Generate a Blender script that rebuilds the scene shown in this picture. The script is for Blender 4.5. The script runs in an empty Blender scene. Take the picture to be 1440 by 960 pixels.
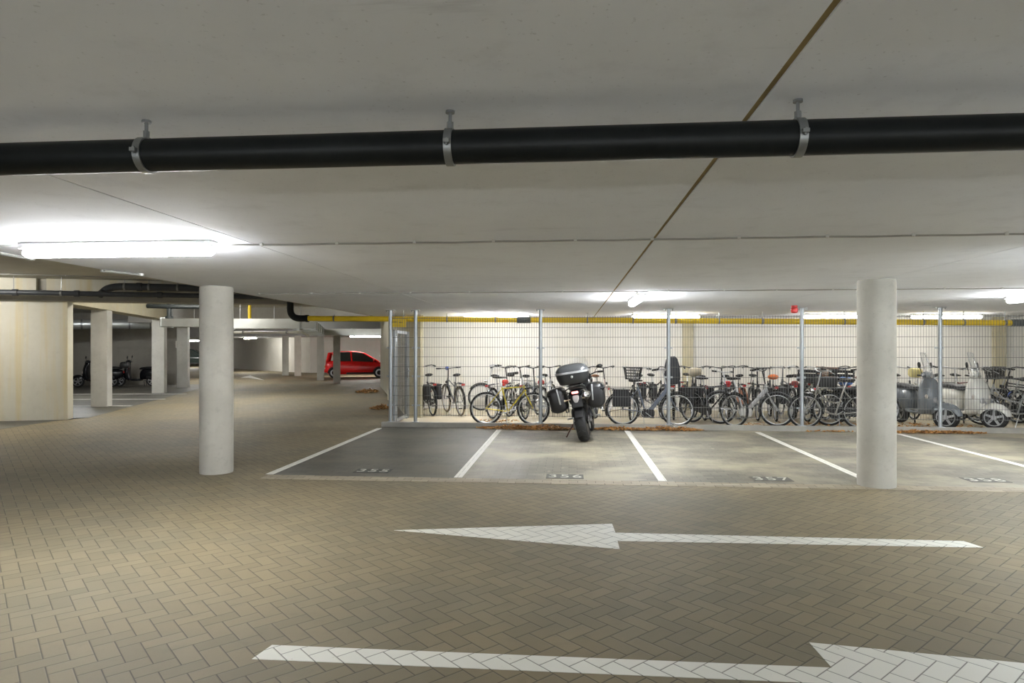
import bpy, math, random
from math import sin, cos, pi, radians, sqrt, atan, atan2
from mathutils import Vector, Matrix
random.seed(7)
scn = bpy.context.scene
COL = scn.collection
# ------------------------------------------------------------------ measuring: photo pixel -> place
F, CX, HY, EYE = 920.0, 720.0, 491.0, 1.58
TH = atan(80/F); SN, CS = sin(TH), cos(TH)
def P3(px, py, d):
    xc = (px-CX)/F*d
    return Vector((xc*CS-d*SN, xc*SN+d*CS, EYE-(py-HY)*d/F))
def G(px, py, z=0.0):
    return P3(px, py, (EYE-z)*F/(py-HY))
def XatY(px, Y):
    k = (px-CX)/F; d = Y/(k*SN+CS)
    return k*d*CS-d*SN
CEIL, HICEIL = 2.38, 3.16
# rotated wing on the left
FI = radians(19); U = Vector((cos(FI), sin(FI), 0)); V = Vector((-sin(FI), cos(FI), 0)); P0 = Vector((-11.21, 13.76, 0))
def W(u, v, z=0.0): return P0+U*u+V*v+Vector((0, 0, z))

# ------------------------------------------------------------------ materials
MATS = {}
class NT:
    def __init__(s, name):
        s.m = bpy.data.materials.new(name); s.m.use_nodes = True
        s.t = s.m.node_tree; s.t.nodes.clear()
        s.out = s.t.nodes.new('ShaderNodeOutputMaterial')
        s.b = s.t.nodes.new('ShaderNodeBsdfPrincipled')
        s.t.links.new(s.b.outputs[0], s.out.inputs[0])
    def n(s, typ, **kw):
        o = s.t.nodes.new(typ)
        for k, v in kw.items(): setattr(o, k, v)
        return o
    def L(s, a, b): s.t.links.new(a, b)
    def M(s, op, a, b=None, c=None):
        o = s.t.nodes.new('ShaderNodeMath'); o.operation = op
        for i, x in enumerate((a, b, c)):
            if x is None: continue
            if isinstance(x, (int, float)): o.inputs[i].default_value = x
            else: s.L(x, o.inputs[i])
        return o.outputs[0]
    def mix(s, f, a, b):
        o = s.t.nodes.new('ShaderNodeMix'); o.data_type = 'RGBA'
        for i, x in ((0, f), (6, a), (7, b)):
            if isinstance(x, (int, float)): o.inputs[i].default_value = x
            elif isinstance(x, tuple): o.inputs[i].default_value = (*x, 1)
            else: s.L(x, o.inputs[i])
        return o.outputs[2]
    def pos(s): return s.n('ShaderNodeNewGeometry').outputs['Position']
    def noise(s, scale, vec, detail=4, rough=.55, dist=0.0):
        o = s.n('ShaderNodeTexNoise'); o.inputs['Scale'].default_value = scale
        o.inputs['Detail'].default_value = detail; o.inputs['Roughness'].default_value = rough
        o.inputs['Distortion'].default_value = dist
        s.L(vec, o.inputs['Vector']); return o.outputs[0]
    def ramp(s, x, lo, hi):
        o = s.n('ShaderNodeMapRange'); o.interpolation_type = 'SMOOTHSTEP'
        s.L(x, o.inputs[0]); o.inputs[1].default_value = lo; o.inputs[2].default_value = hi
        return o.outputs[0]
    def scaled(s, vec, x, y, z, rot=0):
        o = s.n('ShaderNodeMapping'); s.L(vec, o.inputs[0])
        o.inputs['Scale'].default_value = (x, y, z); o.inputs['Rotation'].default_value = (0, 0, rot)
        return o.outputs[0]
    def bump(s, h, strength=.3, dist=.01):
        o = s.n('ShaderNodeBump'); o.inputs['Strength'].default_value = strength; o.inputs['Distance'].default_value = dist
        s.L(h, o.inputs['Height']); s.L(o.outputs[0], s.b.inputs['Normal'])
    def setc(s, x): s.L(x, s.b.inputs['Base Color'])
    def val(s, **kw):
        for k, v in kw.items():
            s.b.inputs[k.replace('_', ' ')].default_value = v
        return s.m

def paint(col, rough=.4, metal=0.0, var=.12, name=None, spec=.5, scale=9):
    key = ('p', col, rough, metal, var)
    if key in MATS: return MATS[key]
    t = NT(name or 'painted_surface')
    n = t.noise(scale, t.pos(), 3)
    d = tuple(max(0, c*(1-var)) for c in col); l = tuple(min(1, c*(1+var)) for c in col)
    t.setc(t.mix(n, d, l)); t.val(Roughness=rough, Metallic=metal)
    t.b.inputs['Specular IOR Level'].default_value = spec
    MATS[key] = t.m; return t.m

def concrete(name, col, dark, stain=.5, streak=0.0, rough=.85, scale=1.6, tint=None, bump=.15, across=0):
    t = NT(name); p = t.pos()
    a = t.noise(scale, p, 6, .6); b = t.noise(scale*7, p, 5, .65); c = t.noise(60, p, 2)
    c0 = t.mix(t.ramp(a, .3, .72), tuple(dark), tuple(col))
    c1 = t.mix(t.M('MULTIPLY', t.ramp(b, .52, .72), stain*.35), c0, tuple(x*.62 for x in dark))
    if streak:
        s = t.noise(1.0, t.scaled(p, 5.5, 5.5, .25), 4, .6)
        c1 = t.mix(t.M('MULTIPLY', t.ramp(s, .45, .75), streak), c1, tint or tuple(x*.7 for x in col))
    if across:
        s2 = t.noise(1.0, t.scaled(p, .7, 5.0, 1), 6, .7)
        c1 = t.mix(t.M('MULTIPLY', t.ramp(s2, .60, .78), across), c1, tuple(x*.62 for x in dark))
    c2 = t.mix(t.M('MULTIPLY', t.ramp(c, .66, .75), .35), c1, tuple(x*.5 for x in dark))
    t.setc(c2); t.val(Roughness=rough); t.bump(t.M('ADD', t.M('MULTIPLY', c, .5), b), bump, .006)
    return t.m

def herring(name, base, joint, size=.105, rot=45, rough=.75, var=.16, warm=None, paintmix=None):
    """herringbone pavers, 2:1 bricks, per-brick tone, recessed joints"""
    t = NT(name); p = t.pos()
    q = t.scaled(p, 1/size, 1/size, 1, 0)
    r = t.n('ShaderNodeVectorRotate'); r.rotation_type = 'Z_AXIS'; r.inputs['Angle'].default_value = radians(rot)
    t.L(q, r.inputs[0])
    sp = t.n('ShaderNodeSeparateXYZ'); t.L(r.outputs[0], sp.inputs[0])
    x, y = sp.outputs[0], sp.outputs[1]
    ix, iy = t.M('FLOOR', x), t.M('FLOOR', y); fx, fy = t.M('FRACT', x), t.M('FRACT', y)
    k = t.M('FLOORED_MODULO', t.M('SUBTRACT', ix, iy), 4.0)
    isH = t.M('LESS_THAN', k, 1.5); isV = t.M('SUBTRACT', 1.0, isH)
    k1 = t.M('COMPARE', k, 1.0, .1); k2 = t.M('COMPARE', k, 2.0, .1)
    ax = t.M('SUBTRACT', 1.0, fx); ay = t.M('SUBTRACT', 1.0, fy)
    def sel(c, a, b): return t.M('ADD', t.M('MULTIPLY', c, a), t.M('MULTIPLY', t.M('SUBTRACT', 1.0, c), b))
    dH = t.M('MINIMUM', t.M('MINIMUM', fy, ay), sel(k1, ax, fx))
    dV = t.M('MINIMUM', t.M('MINIMUM', fx, ax), sel(k2, ay, fy))
    d = sel(isH, dH, dV)
    idx = t.M('SUBTRACT', ix, t.M('MULTIPLY', k1, isH)); idy = t.M('SUBTRACT', iy, t.M('MULTIPLY', k2, isV))
    cb = t.n('ShaderNodeCombineXYZ'); t.L(idx, cb.inputs[0]); t.L(idy, cb.inputs[1]); t.L(isH, cb.inputs[2])
    wn = t.n('ShaderNodeTexWhiteNoise'); t.L(cb.outputs[0], wn.inputs['Vector'])
    rnd = wn.outputs['Value']
    big = t.noise(.55, p, 3); fine = t.noise(90, p, 3, .7); mid = t.noise(6, p, 4, .65)
    c = t.mix(rnd, tuple(v*(1-var) for v in base), tuple(v*(1+var) for v in base))
    if warm: c = t.mix(t.ramp(big, .35, .65), c, t.mix(rnd, tuple(v*(1-var) for v in warm), tuple(v*(1+var) for v in warm)))
    c = t.mix(t.M('MULTIPLY', t.ramp(mid, .5, .8), .25), c, tuple(v*.55 for v in base))
    c = t.mix(t.M('MULTIPLY', t.ramp(fine, .55, .8), .3), c, tuple(v*.5 for v in base))
    if paintmix:
        worn = t.ramp(t.noise(14, p, 5, .7), .66, .74)
        c = t.mix(t.M('MULTIPLY', worn, .6), t.mix(rnd, tuple(v*.95 for v in paintmix), paintmix), c)
    jm = t.M('SUBTRACT', 1.0, t.ramp(d, .012, .042))
    t.setc(t.mix(t.M('MULTIPLY', jm, .85), c, joint)); t.val(Roughness=rough)
    t.bump(t.M('ADD', t.ramp(d, .0, .08), t.M('MULTIPLY', fine, .15)), .35, .006)
    return t.m

def bond(name, base, joint, sx=.21, sy=.105, blotch=None, rough=.6, warmjoint=.5):
    t = NT(name); p = t.pos()
    br = t.n('ShaderNodeTexBrick'); t.L(p, br.inputs['Vector'])
    br.inputs['Scale'].default_value = 1.0; br.inputs['Brick Width'].default_value = sx; br.inputs['Row Height'].default_value = sy
    br.inputs['Mortar Size'].default_value = .004; br.inputs['Mortar Smooth'].default_value = .3
    br.inputs['Color1'].default_value = (*[v*.85 for v in base], 1); br.inputs['Color2'].default_value = (*[v*1.15 for v in base], 1)
    br.inputs['Mortar'].default_value = (*joint, 1)
    c = br.outputs['Color']
    if blotch:
        a = t.noise(.8, t.scaled(p, 1, 1.2, 1), 5, .6)
        c = t.mix(t.M('MULTIPLY', t.ramp(a, .40, .66), .8), c, blotch)
        b = t.noise(9, t.scaled(p, 1, .4, 1), 4, .65)
        c = t.mix(t.M('MULTIPLY', t.ramp(b, .58, .75), .3), c, tuple(min(1, v*1.5) for v in blotch))
    t.setc(c); t.val(Roughness=rough); t.bump(t.M('SUBTRACT', 1.0, br.outputs['Fac']), .3, .004)
    return t.m

def emit(col, strength, name='lamp_light'):
    t = NT(name); t.b.inputs['Base Color'].default_value = (.9, .9, .9, 1)
    t.b.inputs['Emission Color'].default_value = (*col, 1); t.b.inputs['Emission Strength'].default_value = strength
    t.val(Roughness=.4); return t.m

def glass(name, col=(.75, .8, .8), alpha=.25, rough=.05):
    t = NT(name); n = t.noise(3, t.pos(), 2)
    t.setc(t.mix(n, tuple(v*.9 for v in col), col)); t.val(Roughness=rough, Alpha=alpha); return t.m

m_ceiling = concrete('ceiling_concrete', (.86, .885, .93), (.79, .81, .85), .5, scale=.55, bump=.08, across=.55)
m_hiceil = concrete('upper_ceiling_concrete', (.62, .61, .56), (.54, .53, .48), .5, scale=.6, bump=.08)
m_column = concrete('column_concrete', (.56, .545, .49), (.46, .445, .39), .7, .25, scale=1.4, tint=(.62, .6, .52))
m_wallpaint = concrete('cream_wall_concrete', (.76, .745, .70), (.70, .685, .63), .3, .3, scale=.7, tint=(.66, .635, .55), bump=.1)
m_rawwall = concrete('raw_wall_concrete', (.61, .59, .50), (.53, .51, .42), .5, .8, scale=.8, tint=(.56, .47, .25), bump=.12)
m_greywall = concrete('grey_wall_concrete', (.40, .38, .33), (.33, .31, .27), .5, .2, scale=.8)
m_pier = concrete('pier_concrete', (.55, .50, .36), (.46, .42, .29), .6, .4, scale=1.2, tint=(.5, .42, .22))
m_kerb = concrete('kerb_concrete', (.36, .35, .31), (.28, .27, .24), .6, scale=2)
m_slab = concrete('bike_floor_concrete', (.52, .46, .34), (.42, .37, .27), .7, scale=1.2)
m_seam = concrete('seam_filler', (.36, .27, .12), (.24, .17, .07), .8, scale=3)
m_herr = herring('herringbone_pavers', (.190, .162, .102), (.046, .038, .023), rot=45, var=.09, warm=(.232, .186, .106), rough=.7)
m_herrwhite = herring('painted_pavers', (.29, .25, .19), (.10, .09, .07), rot=45, var=.1, rough=.6, paintmix=(.78, .77, .70))
m_course = bond('soldier_course_pavers', (.34, .29, .21), (.12, .10, .07), .21, .105, rough=.7)
m_bay = bond('parking_bay_pavers', (.155, .145, .112), (.065, .06, .048), .21, .105, blotch=(.36, .32, .225), rough=.52)  # pale blotches also carry the sheen of these bays in their colour
m_baydark = bond('dark_bay_pavers', (.092, .086, .070), (.04, .038, .03), .21, .105, blotch=(.132, .122, .092), rough=.52)
m_white = herring('white_line_paint', (.3, .27, .21), (.25, .24, .21), size=.105, rot=0, rough=.6, paintmix=(.80, .79, .73), var=.05)
m_galv = paint((.42, .45, .47), .42, .75, .14, 'galvanised_steel')
m_wire = paint((.15, .152, .145), .5, .2, .08, 'galvanised_wire')
m_duct = paint((.62, .64, .63), .38, .7, .2, 'duct_steel', scale=2)
m_blackpipe = paint((.010, .012, .012), .42, 0, .6, 'black_drain_pipe', spec=.22, scale=5)
m_clamp = paint((.30, .31, .31), .4, .8, .1, 'clamp_steel')
m_yellow = paint((.80, .56, .02), .45, 0, .08, 'yellow_pipe_paint')
m_cable = paint((.33, .33, .31), .5, 0, .05, 'grey_cable')
m_housing = paint((.62, .62, .60), .5, 0, .03, 'lamp_housing')
LAMP = 22.0
m_lamp = emit((.955, .975, 1.0), LAMP)
m_rubber = paint((.014, .014, .014), .7, 0, .2, 'black_rubber')
m_black = paint((.015, .015, .016), .4, 0, .2, 'black_plastic')
m_blackgloss = paint((.010, .011, .013), .16, 0, .2, 'black_gloss_paint')
m_chrome = paint((.70, .70, .70), .2, .95, .05, 'chrome_steel')
m_alu = paint((.52, .53, .54), .36, .8, .08, 'brushed_aluminium')
m_red = paint((.55, .02, .015), .3, 0, .08, 'red_plastic')
m_winsh = glass('clear_screen', (.85, .9, .9), .13)
m_carglass = glass('dark_car_glass', (.05, .065, .06), .8)

m_lamp_store = emit((.98, .98, 1.0), LAMP*.42)
m_lamp_wall = emit((1.0, .97, .92), LAMP*.85)
m_lamp_far_added = emit((1.0, .97, .90), LAMP*.6)  # for the added lamp at the far wall
m_lamp_main = emit((.96, .975, 1.0), LAMP*.85)
m_lamp_added = emit((.89, .95, 1.0), LAMP*.85)  # cool tint of the added hanging lamps that brighten the ceiling
m_lamp_store_dim = emit((1.0, .97, .92), LAMP*.30)
m_lamp_store_bright = emit((.98, .98, 1.0), LAMP*.75)
m_lamp_wing = emit((1.0, .97, .92), LAMP*1.0)
# ------------------------------------------------------------------ mesh builder
class MB:
    def __init__(s): s.v = []; s.f = []
    def add(s, vs, fs):
        o = len(s.v); s.v += [Vector(x) for x in vs]; s.f += [tuple(i+o for i in f) for f in fs]; return s
    def box(s, c, size, rot=None, taper=1.0):
        hx, hy, hz = (x/2 for x in size)
        vs = []
        for z in (-1, 1):
            k = taper if z > 0 else 1
            vs += [Vector((-hx*k, -hy*k, z*hz)), Vector((hx*k, -hy*k, z*hz)), Vector((hx*k, hy*k, z*hz)), Vector((-hx*k, hy*k, z*hz))]
        if rot is not None: vs = [rot @ x for x in vs]
        c = Vector(c)
        return s.add([x+c for x in vs], [(3, 2, 1, 0), (4, 5, 6, 7), (0, 1, 5, 4), (1, 2, 6, 5), (2, 3, 7, 6), (3, 0, 4, 7)])
    def rbox(s, c, size, b=.03, rot=None, top=1.0):
        """box with rounded edges: stacked rounded rectangles"""
        hx, hy, hz = (x/2 for x in size); b = min(b, hx*.95, hy*.95, hz*.95)
        rings = []
        prof = [(-hz, b), (-hz+b*.3, b*.3), (-hz+b, 0), (hz-b, 0), (hz-b*.3, b*.3), (hz, b)]
        for z, ins in prof:
            k = 1+(top-1)*(z+hz)/(2*hz)
            X, Y = hx*k-ins, hy*k-ins; r = max(b-ins*.5, .002); ring = []
            r = min(r, X*.95, Y*.95)
            for cx, cy, a0 in ((1, 1, 0), (-1, 1, 90), (-1, -1, 180), (1, -1, 270)):
                for a in (0, 45, 90):
                    t = radians(a0+a); ring.append(Vector((cx*(X-r)+r*cos(t), cy*(Y-r)+r*sin(t), z)))
            rings.append(ring)
        c = Vector(c)
        rings = [[((rot @ p) if rot is not None else p)+c for p in r] for r in rings]
        return s.loft(rings)
    def loft(s, rings, closed=True, cap=True):
        n = len(rings[0]); o = len(s.v)
        for r in rings: s.v += [Vector(p) for p in r]
        for i in range(len(rings)-1):
            for j in range(n if closed else n-1):
                k = (j+1) % n
                s.f.append((o+i*n+j, o+i*n+k, o+(i+1)*n+k, o+(i+1)*n+j))
        if cap and closed:
            s.f.append(tuple(o+j for j in reversed(range(n)))); q = o+(len(rings)-1)*n
            s.f.append(tuple(q+j for j in range(n)))
        return s
    def tube(s, pts, r, seg=8, cap=True):
        pts = [Vector(p) for p in pts]; n = len(pts)
        rs = r if isinstance(r, (list, tuple)) else [r]*n
        T = []
        for i in range(n):
            t = pts[min(i+1, n-1)]-pts[max(i-1, 0)]; T.append(t.normalized() if t.length > 1e-9 else Vector((0, 0, 1)))
        a = Vector((0, 0, 1)) if abs(T[0].z) < .9 else Vector((1, 0, 0))
        nrm = (a-T[0]*a.dot(T[0])).normalized(); rings = []
        for i in range(n):
            nrm = (nrm-T[i]*nrm.dot(T[i])).normalized(); bn = T[i].cross(nrm)
            rings.append([pts[i]+(nrm*cos(2*pi*j/seg)+bn*sin(2*pi*j/seg))*rs[i] for j in range(seg)])
        return s.loft(rings, True, cap)
    def torus(s, c, axis, R, r, seg=32, sub=8, a0=0, a1=2*pi, rz=None):
        c = Vector(c); ax = Vector(axis).normalized()
        a = Vector((0, 0, 1)) if abs(ax.z) < .9 else Vector((1, 0, 0))
        e1 = (a-ax*a.dot(ax)).normalized(); e2 = ax.cross(e1); full = abs(a1-a0-2*pi) < 1e-6
        rings = []
        for i in range(seg if full else seg+1):
            t = a0+(a1-a0)*i/seg; d = e1*cos(t)+e2*sin(t)
            rings.append([c+d*(R+r*cos(2*pi*j/sub))+ax*((rz or r)*sin(2*pi*j/sub)) for j in range(sub)])
        if full: rings.append(rings[0])
        return s.loft(rings, True, not full)
    def lathe(s, c, axis, prof, seg=24):
        """prof: list of (offset along axis, radius)"""
        c = Vector(c); ax = Vector(axis).normalized()
        a = Vector((0, 0, 1)) if abs(ax.z) < .9 else Vector((1, 0, 0))
        e1 = (a-ax*a.dot(ax)).normalized(); e2 = ax.cross(e1)
        return s.loft([[c+ax*h+(e1*cos(2*pi*j/seg)+e2*sin(2*pi*j/seg))*r for j in range(seg)] for h, r in prof])
    def ell(s, c, rad, seg=16, rings=10):
        c = Vector(c)
        R = []
        for i in range(rings+1):
            t = pi*i/rings; k = max(sin(t), .02)
            R.append([c+Vector((rad[0]*k*cos(2*pi*j/seg), rad[1]*k*sin(2*pi*j/seg), -rad[2]*cos(t))) for j in range(seg)])
        return s.loft(R)
    def prism(s, poly, y0, y1):
        """poly in x,z extruded along y"""
        n = len(poly)
        vs = [Vector((x, y0, z)) for x, z in poly]+[Vector((x, y1, z)) for x, z in poly]
        return s.add(vs, [tuple(range(n)), tuple(reversed(range(n, 2*n)))]+[(i, i+n, (i+1) % n+n, (i+1) % n) for i in range(n)])
    def build(s, name, mat, parent=None, angle=35, xf=None, mats=None):
        me = bpy.data.meshes.new(name)
        vs = [xf(v) for v in s.v] if xf else s.v
        me.from_pydata([tuple(v) for v in vs], [], s.f); me.validate(); me.update()
        import bmesh
        bm = bmesh.new(); bm.from_mesh(me); bmesh.ops.recalc_face_normals(bm, faces=bm.faces); bm.to_mesh(me); bm.free()
        for p in me.polygons: p.use_smooth = True
        me.set_sharp_from_angle(angle=radians(angle))
        me.materials.append(mat)
        o = bpy.data.objects.new(name, me); COL.objects.link(o)
        if parent: o.parent = parent
        return o

def tag(o, label=None, cat=None, group=None, kind=None):
    if label: o['label'] = label
    if cat: o['category'] = cat
    if group: o['group'] = group
    if kind: o['kind'] = kind
    return o
def thing(name, label, cat, loc=(0, 0, 0), rot=(0, 0, 0), group=None):
    o = bpy.data.objects.new(name, None); COL.objects.link(o); o.location = loc; o.rotation_euler = rot
    o.empty_display_size = .1
    return tag(o, label, cat, group)
def struct(o): o['kind'] = 'structure'; return o
def arc(p0, p1, p2, n=8):
    """quadratic curve through control p1"""
    p0, p1, p2 = Vector(p0), Vector(p1), Vector(p2)
    return [p0*(1-t)**2+p1*2*t*(1-t)+p2*t*t for t in [i/n for i in range(n+1)]]
def Rz(a): return Matrix.Rotation(a, 3, 'Z')
def Ry(a): return Matrix.Rotation(a, 3, 'Y')
def Rx(a): return Matrix.Rotation(a, 3, 'X')
def quadbox(pts, z0, z1):
    """vertical prism over a ground polygon"""
    b = MB(); n = len(pts)
    b.add([(p[0], p[1], z0) for p in pts]+[(p[0], p[1], z1) for p in pts],
          [tuple(reversed(range(n))), tuple(range(n, 2*n))]+[(i, (i+1) % n, (i+1) % n+n, i+n) for i in range(n)])
    return b
def uvbox(u0, u1, v0, v1, z0, z1): return quadbox([W(u0, v0), W(u1, v0), W(u1, v1), W(u0, v1)], z0, z1)
def rect(x0, x1, y0, y1, z0, z1): return quadbox([(x0, y0), (x1, y0), (x1, y1), (x0, y1)], z0, z1)

# ================================================================== THE SETTING
BX = [-3.765, -1.36, 1.12, 3.57, 6.12, 8.6, 11.1]
YB0, YB1, YK = 7.93, 12.78, 13.02
def build_setting():
    struct(rect(-60, 15, -9, 80, -.12, 0).build('floor', m_herr))
    struct(rect(BX[0], BX[1]-.05, YB0, YK, -.02, .003).build('floor_dark_bay', m_baydark))
    struct(rect(BX[1]-.05, 14.5, YB0, YK, -.02, .003).build('floor_bays', m_bay))
    struct(rect(BX[0], 14.5, YB0-.24, YB0, -.02, .004).build('trim_1', m_course))
    struct(rect(-3.80, 14.5, YK, YK+.12, -.02, .10).build('trim_2', m_kerb))
    struct(rect(-3.72, 14.5, YK+.12, 17.25, -.02, .006).build('floor_bicycle_store', m_slab))
    # left bays, darker paving
    struct(uvbox(-14, .30, .31, 15.4, -.02, .003).build('floor_left_bays', m_baydark))
    struct(quadbox([G(-80, 616), G(0, 603.5), G(104, 587.8), W(.30, .31), W(0, .31), W(0, 0), W(-9, 0)], -.02, .003).build('floor_left_strip', m_baydark))
    # low ceiling of slabs
    xs = [-4.66, -2.38, .615, 3.51, 6.5, 9.5, 12.5, 15]
    gaps = [0, .013, .022, .012, .012, .012, .012, 0]
    for i in range(7):
        struct(rect(xs[i]+gaps[i]*.5, xs[i+1]-gaps[i+1]*.5, -9, 17.5, CEIL, CEIL+.26).build('ceiling', m_ceiling))
    for i in range(1, 7):
        struct(rect(xs[i]-.02, xs[i]+.02, -9, 17.5, CEIL+(.006 if i == 2 else .02), CEIL+.05).build('ceiling_seam', m_seam))
    struct(quadbox([(-60, -9), (-4.66, -9), (-4.66, 17.5), (15, 17.5), (15, 80), (-60, 80)], HICEIL, HICEIL+.2).build('ceiling_upper', m_hiceil))
    struct(rect(-4.70, -4.66, -9, 15.2, CEIL, HICEIL).build('trim_3', m_hiceil))
    # walls
    struct(rect(-4.3, 15, 17.25, 17.5, 0, HICEIL).build('wall_back', m_wallpaint))
    for px in (968, 1408):
        x = XatY(px, 17.1); struct(rect(x-.13, x+.13, 17.12, 17.25, 0, CEIL).build('wall_back_pilaster', m_pier))
    struct(rect(14.5, 14.8, -9, 17.5, 0, CEIL).build('wall_right', m_wallpaint))
    struct(rect(-60, 15, -9.3, -9, 0, HICEIL).build('wall_front', m_greywall))
    # slanted side wall of the bicycle store
    a = Vector((-3.74, 14.9, 0))
    struct(quadbox([a, a+Vector((.36, 0, 0)), a+Vector((.36, 0, 0))+V*13.0, a+V*13.0], 0, HICEIL).build('wall_side', m_rawwall))
    struct(quadbox([a+Vector((-.02, -.06, 0)), a+Vector((.34, -.06, 0)), a+Vector((.34, .2, 0)), a+Vector((-.02, .2, 0))], 0, CEIL).build('wall_side_pier', m_pier))
    e = a+V*5.2
    struct(quadbox([e+U*-.12, e+U*.02, e+U*.02+V*.5, e+U*-.12+V*.5], 0, HICEIL).build('wall_side_pilaster', m_rawwall))
    # left wing
    struct(uvbox(-14, 0, 0, .31, 0, 2.66).build('wall_left', m_rawwall))
    struct(uvbox(-14, 7.4, -.10, .42, 2.66, 2.76).build('wall_left_ledge', m_greywall))
    struct(uvbox(-14, -.62, .02, .32, 2.76, HICEIL).build('wall_left_upper', m_rawwall))
    struct(uvbox(-.42, 7.4, .02, .32, 2.76, HICEIL).build('wall_left_lintel', m_rawwall))
    struct(uvbox(-.62, -.42, .12, .32, 2.76, HICEIL).build('wall_left_recess', m_greywall))
    struct(uvbox(-.78, -.28, .42, 9.75, 2.66, HICEIL).build('ceiling_beam', m_pier))
    struct(uvbox(-16, -1.25, 15.4, 15.7, 0, HICEIL).build('wall_left_back', m_greywall))
    struct(uvbox(-16, -1.35, 15.3, 15.4, 1.65, 1.95).build('wall_left_band', m_greywall))
    struct(uvbox(-16, -14, -25, 16, 0, HICEIL).build('wall_left_end', m_greywall))
    # far walls
    def wall(p, q, z1, name, m, th=.3):
        p, q = Vector(p), Vector(q); n = (q-p).normalized(); n = Vector((-n.y, n.x, 0))*th
        return struct(quadbox([p.xy, q.xy, (q+n).xy, (p+n).xy], 0, z1).build(name, m))
    A = G(300, 516.2); B = G(397, 522.4); Cc = G(436, 524.0)
    wall(A, B, HICEIL, 'wall_far_1', m_wallpaint); wall(B, Cc, HICEIL, 'wall_far_2', m_wallpaint)
    D = Cc+U*11; wall(Cc, D, HICEIL, 'wall_far_3', m_wallpaint)
    d0 = P3(225, 491, 67); d1 = P3(330, 491, 66); wall((d0.x, d0.y, 0), (d1.x, d1.y, 0), HICEIL, 'wall_far_4', m_wallpaint)
    # far downstand beams
    b0 = P3(180, 491, 25.5); b1 = P3(520, 491, 24)
    wall((b0.x, b0.y, 0), (b1.x, b1.y, 0), HICEIL, 'x', m_greywall); o = bpy.data.objects['x']; o.name = 'ceiling_beam_far'
    for v in o.data.vertices:
        if v.co.z < 1: v.co.z = 2.62
    far = [P3(px, 491, d) for px, d in ((236, 44), (431, 42), (433, 32), (566, 31), (660, 78), (150, 82))]
    struct(quadbox(far, 2.40, HICEIL-.002).build('ceiling_far', m_ceiling))
    # columns
    def square(p, w, top, name='column_square'):
        p = Vector(p); h = w/2
        return struct(quadbox([p+(-U-V)*h, p+(U-V)*h, p+(U+V)*h, p+(-U+V)*h], 0, top).build(name, m_column))
    for v in (3.72, 9.45, 13.0): square(W(-.53, v), .40, 2.66 if v < 12 else HICEIL)
    for px, py, w in ((401, 527.8, .34), (418.5, 528.5, .36), (450.5, 534.5, .34), (473.5, 539, .32)):
        square(G(px, py)+V*.2, w, 2.402)
    for px, y in ((304.5, 8.06), (1232.5, 7.93)):
        x = XatY(px, y); b = MB(); b.lathe((x, y, 0), (0, 0, 1), [(0, .2), (.02, .203), (CEIL-.03, .203), (CEIL+.002, .198)], 48)
        o = struct(b.build('column_round', m_column))

def line(p, q, w, label, z=.007, group='white bay lines', name='bay_line', cat='floor marking'):
    p, q = Vector(p), Vector(q); d = (q-p); d.z = 0; d.normalize(); n = Vector((-d.y, d.x, 0))*w/2
    o = quadbox([p+n, p-n, q-n, q+n], .0035, z).build(name, m_white)
    return tag(o, label, cat, group)

def build_markings():
    lb = ['white line on the left side of the bay numbered 355', 'white line between the bays numbered 355 and 356',
          'white line between the bays numbered 356 and 357', 'white line running behind the right round column', 'white line right of the grey scooter, meeting the picture edge']
    for x, l in zip(BX[:5], lb): line((x, YB0+.03, 0), (x, YB1, 0), .10, l)
    for (x, y), n in (((-2.53, 8.30), '355'), ((-.05, 8.14), '356'), ((2.45, 8.2), '357'), ((5.0, 8.35), '358')):
        t = thing('bay_number', 'painted bay number %s on the dark paving' % n, 'floor marking', (x, y, .004), (0, 0, 0), 'bay numbers')
        MB().box((0, 0, .001), (.46, .26, .003)).build('number_plate', paint((.10, .096, .082) if n != '355' else (.05, .05, .045), .6), t)
        cu = bpy.data.curves.new('digits', 'FONT'); cu.body = n; cu.size = .26; cu.align_x = 'CENTER'; cu.align_y = 'CENTER'; cu.extrude = .0008
        cu.space_character = 1.15
        o = bpy.data.objects.new('digits', cu); COL.objects.link(o); o.parent = t; o.location = (0, 0, .0035)
        me = bpy.data.meshes.new_from_object(o); bpy.data.objects.remove(o); bpy.data.curves.remove(cu)
        me.materials.clear(); me.materials.append(paint((.55, .54, .48), .6, 0, .3, scale=40))
        o = bpy.data.objects.new('digits', me); COL.objects.link(o); o.parent = t; o.location = (0, 0, .0035)
    def arrow(pts, label):
        o = quadbox(pts, -.002, .0025).build('lane_arrow', m_herrwhite); return tag(o, label, 'floor marking', 'white direction arrows')
    z = 0
    A = [(-1.52, 5.60), (.40, 5.23), (.40, 5.45), (3.29, 5.52), (3.24, 5.69), (.40, 5.69), (.39, 5.98)]
    arrow([Vector((*p, z)) for p in A], 'white arrow pointing left on the pavers below the parked motorcycle')
    B = [(-1.61, 3.21), (1.30, 3.21), (1.33, 3.10), (3.3, 3.35), (1.29, 3.65), (1.30, 3.37), (-1.58, 3.37)]
    arrow([Vector((*p, z)) for p in B], 'white arrow pointing right, cut by the bottom picture edge')
    a = G(338, 531); b = G(352, 527.5); c = G(356, 529.2); d = G(372, 534.5); e = G(350, 531)
    arrow([Vector((p.x, p.y, 0)) for p in (a, e, d, c, b)], 'small distant white arrow right behind the left round column')
    for y, px0, px1, l in ((571, 104, 185, 'nearest'), (561.5, 104, 232, 'middle'), (554.3, 104, 262, 'farthest')):
        line(G(px0-30, y), G(px1, y-.3), .12, '%s white line of the left bays, near the square columns' % l, group='white lines of the left bays')

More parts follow.
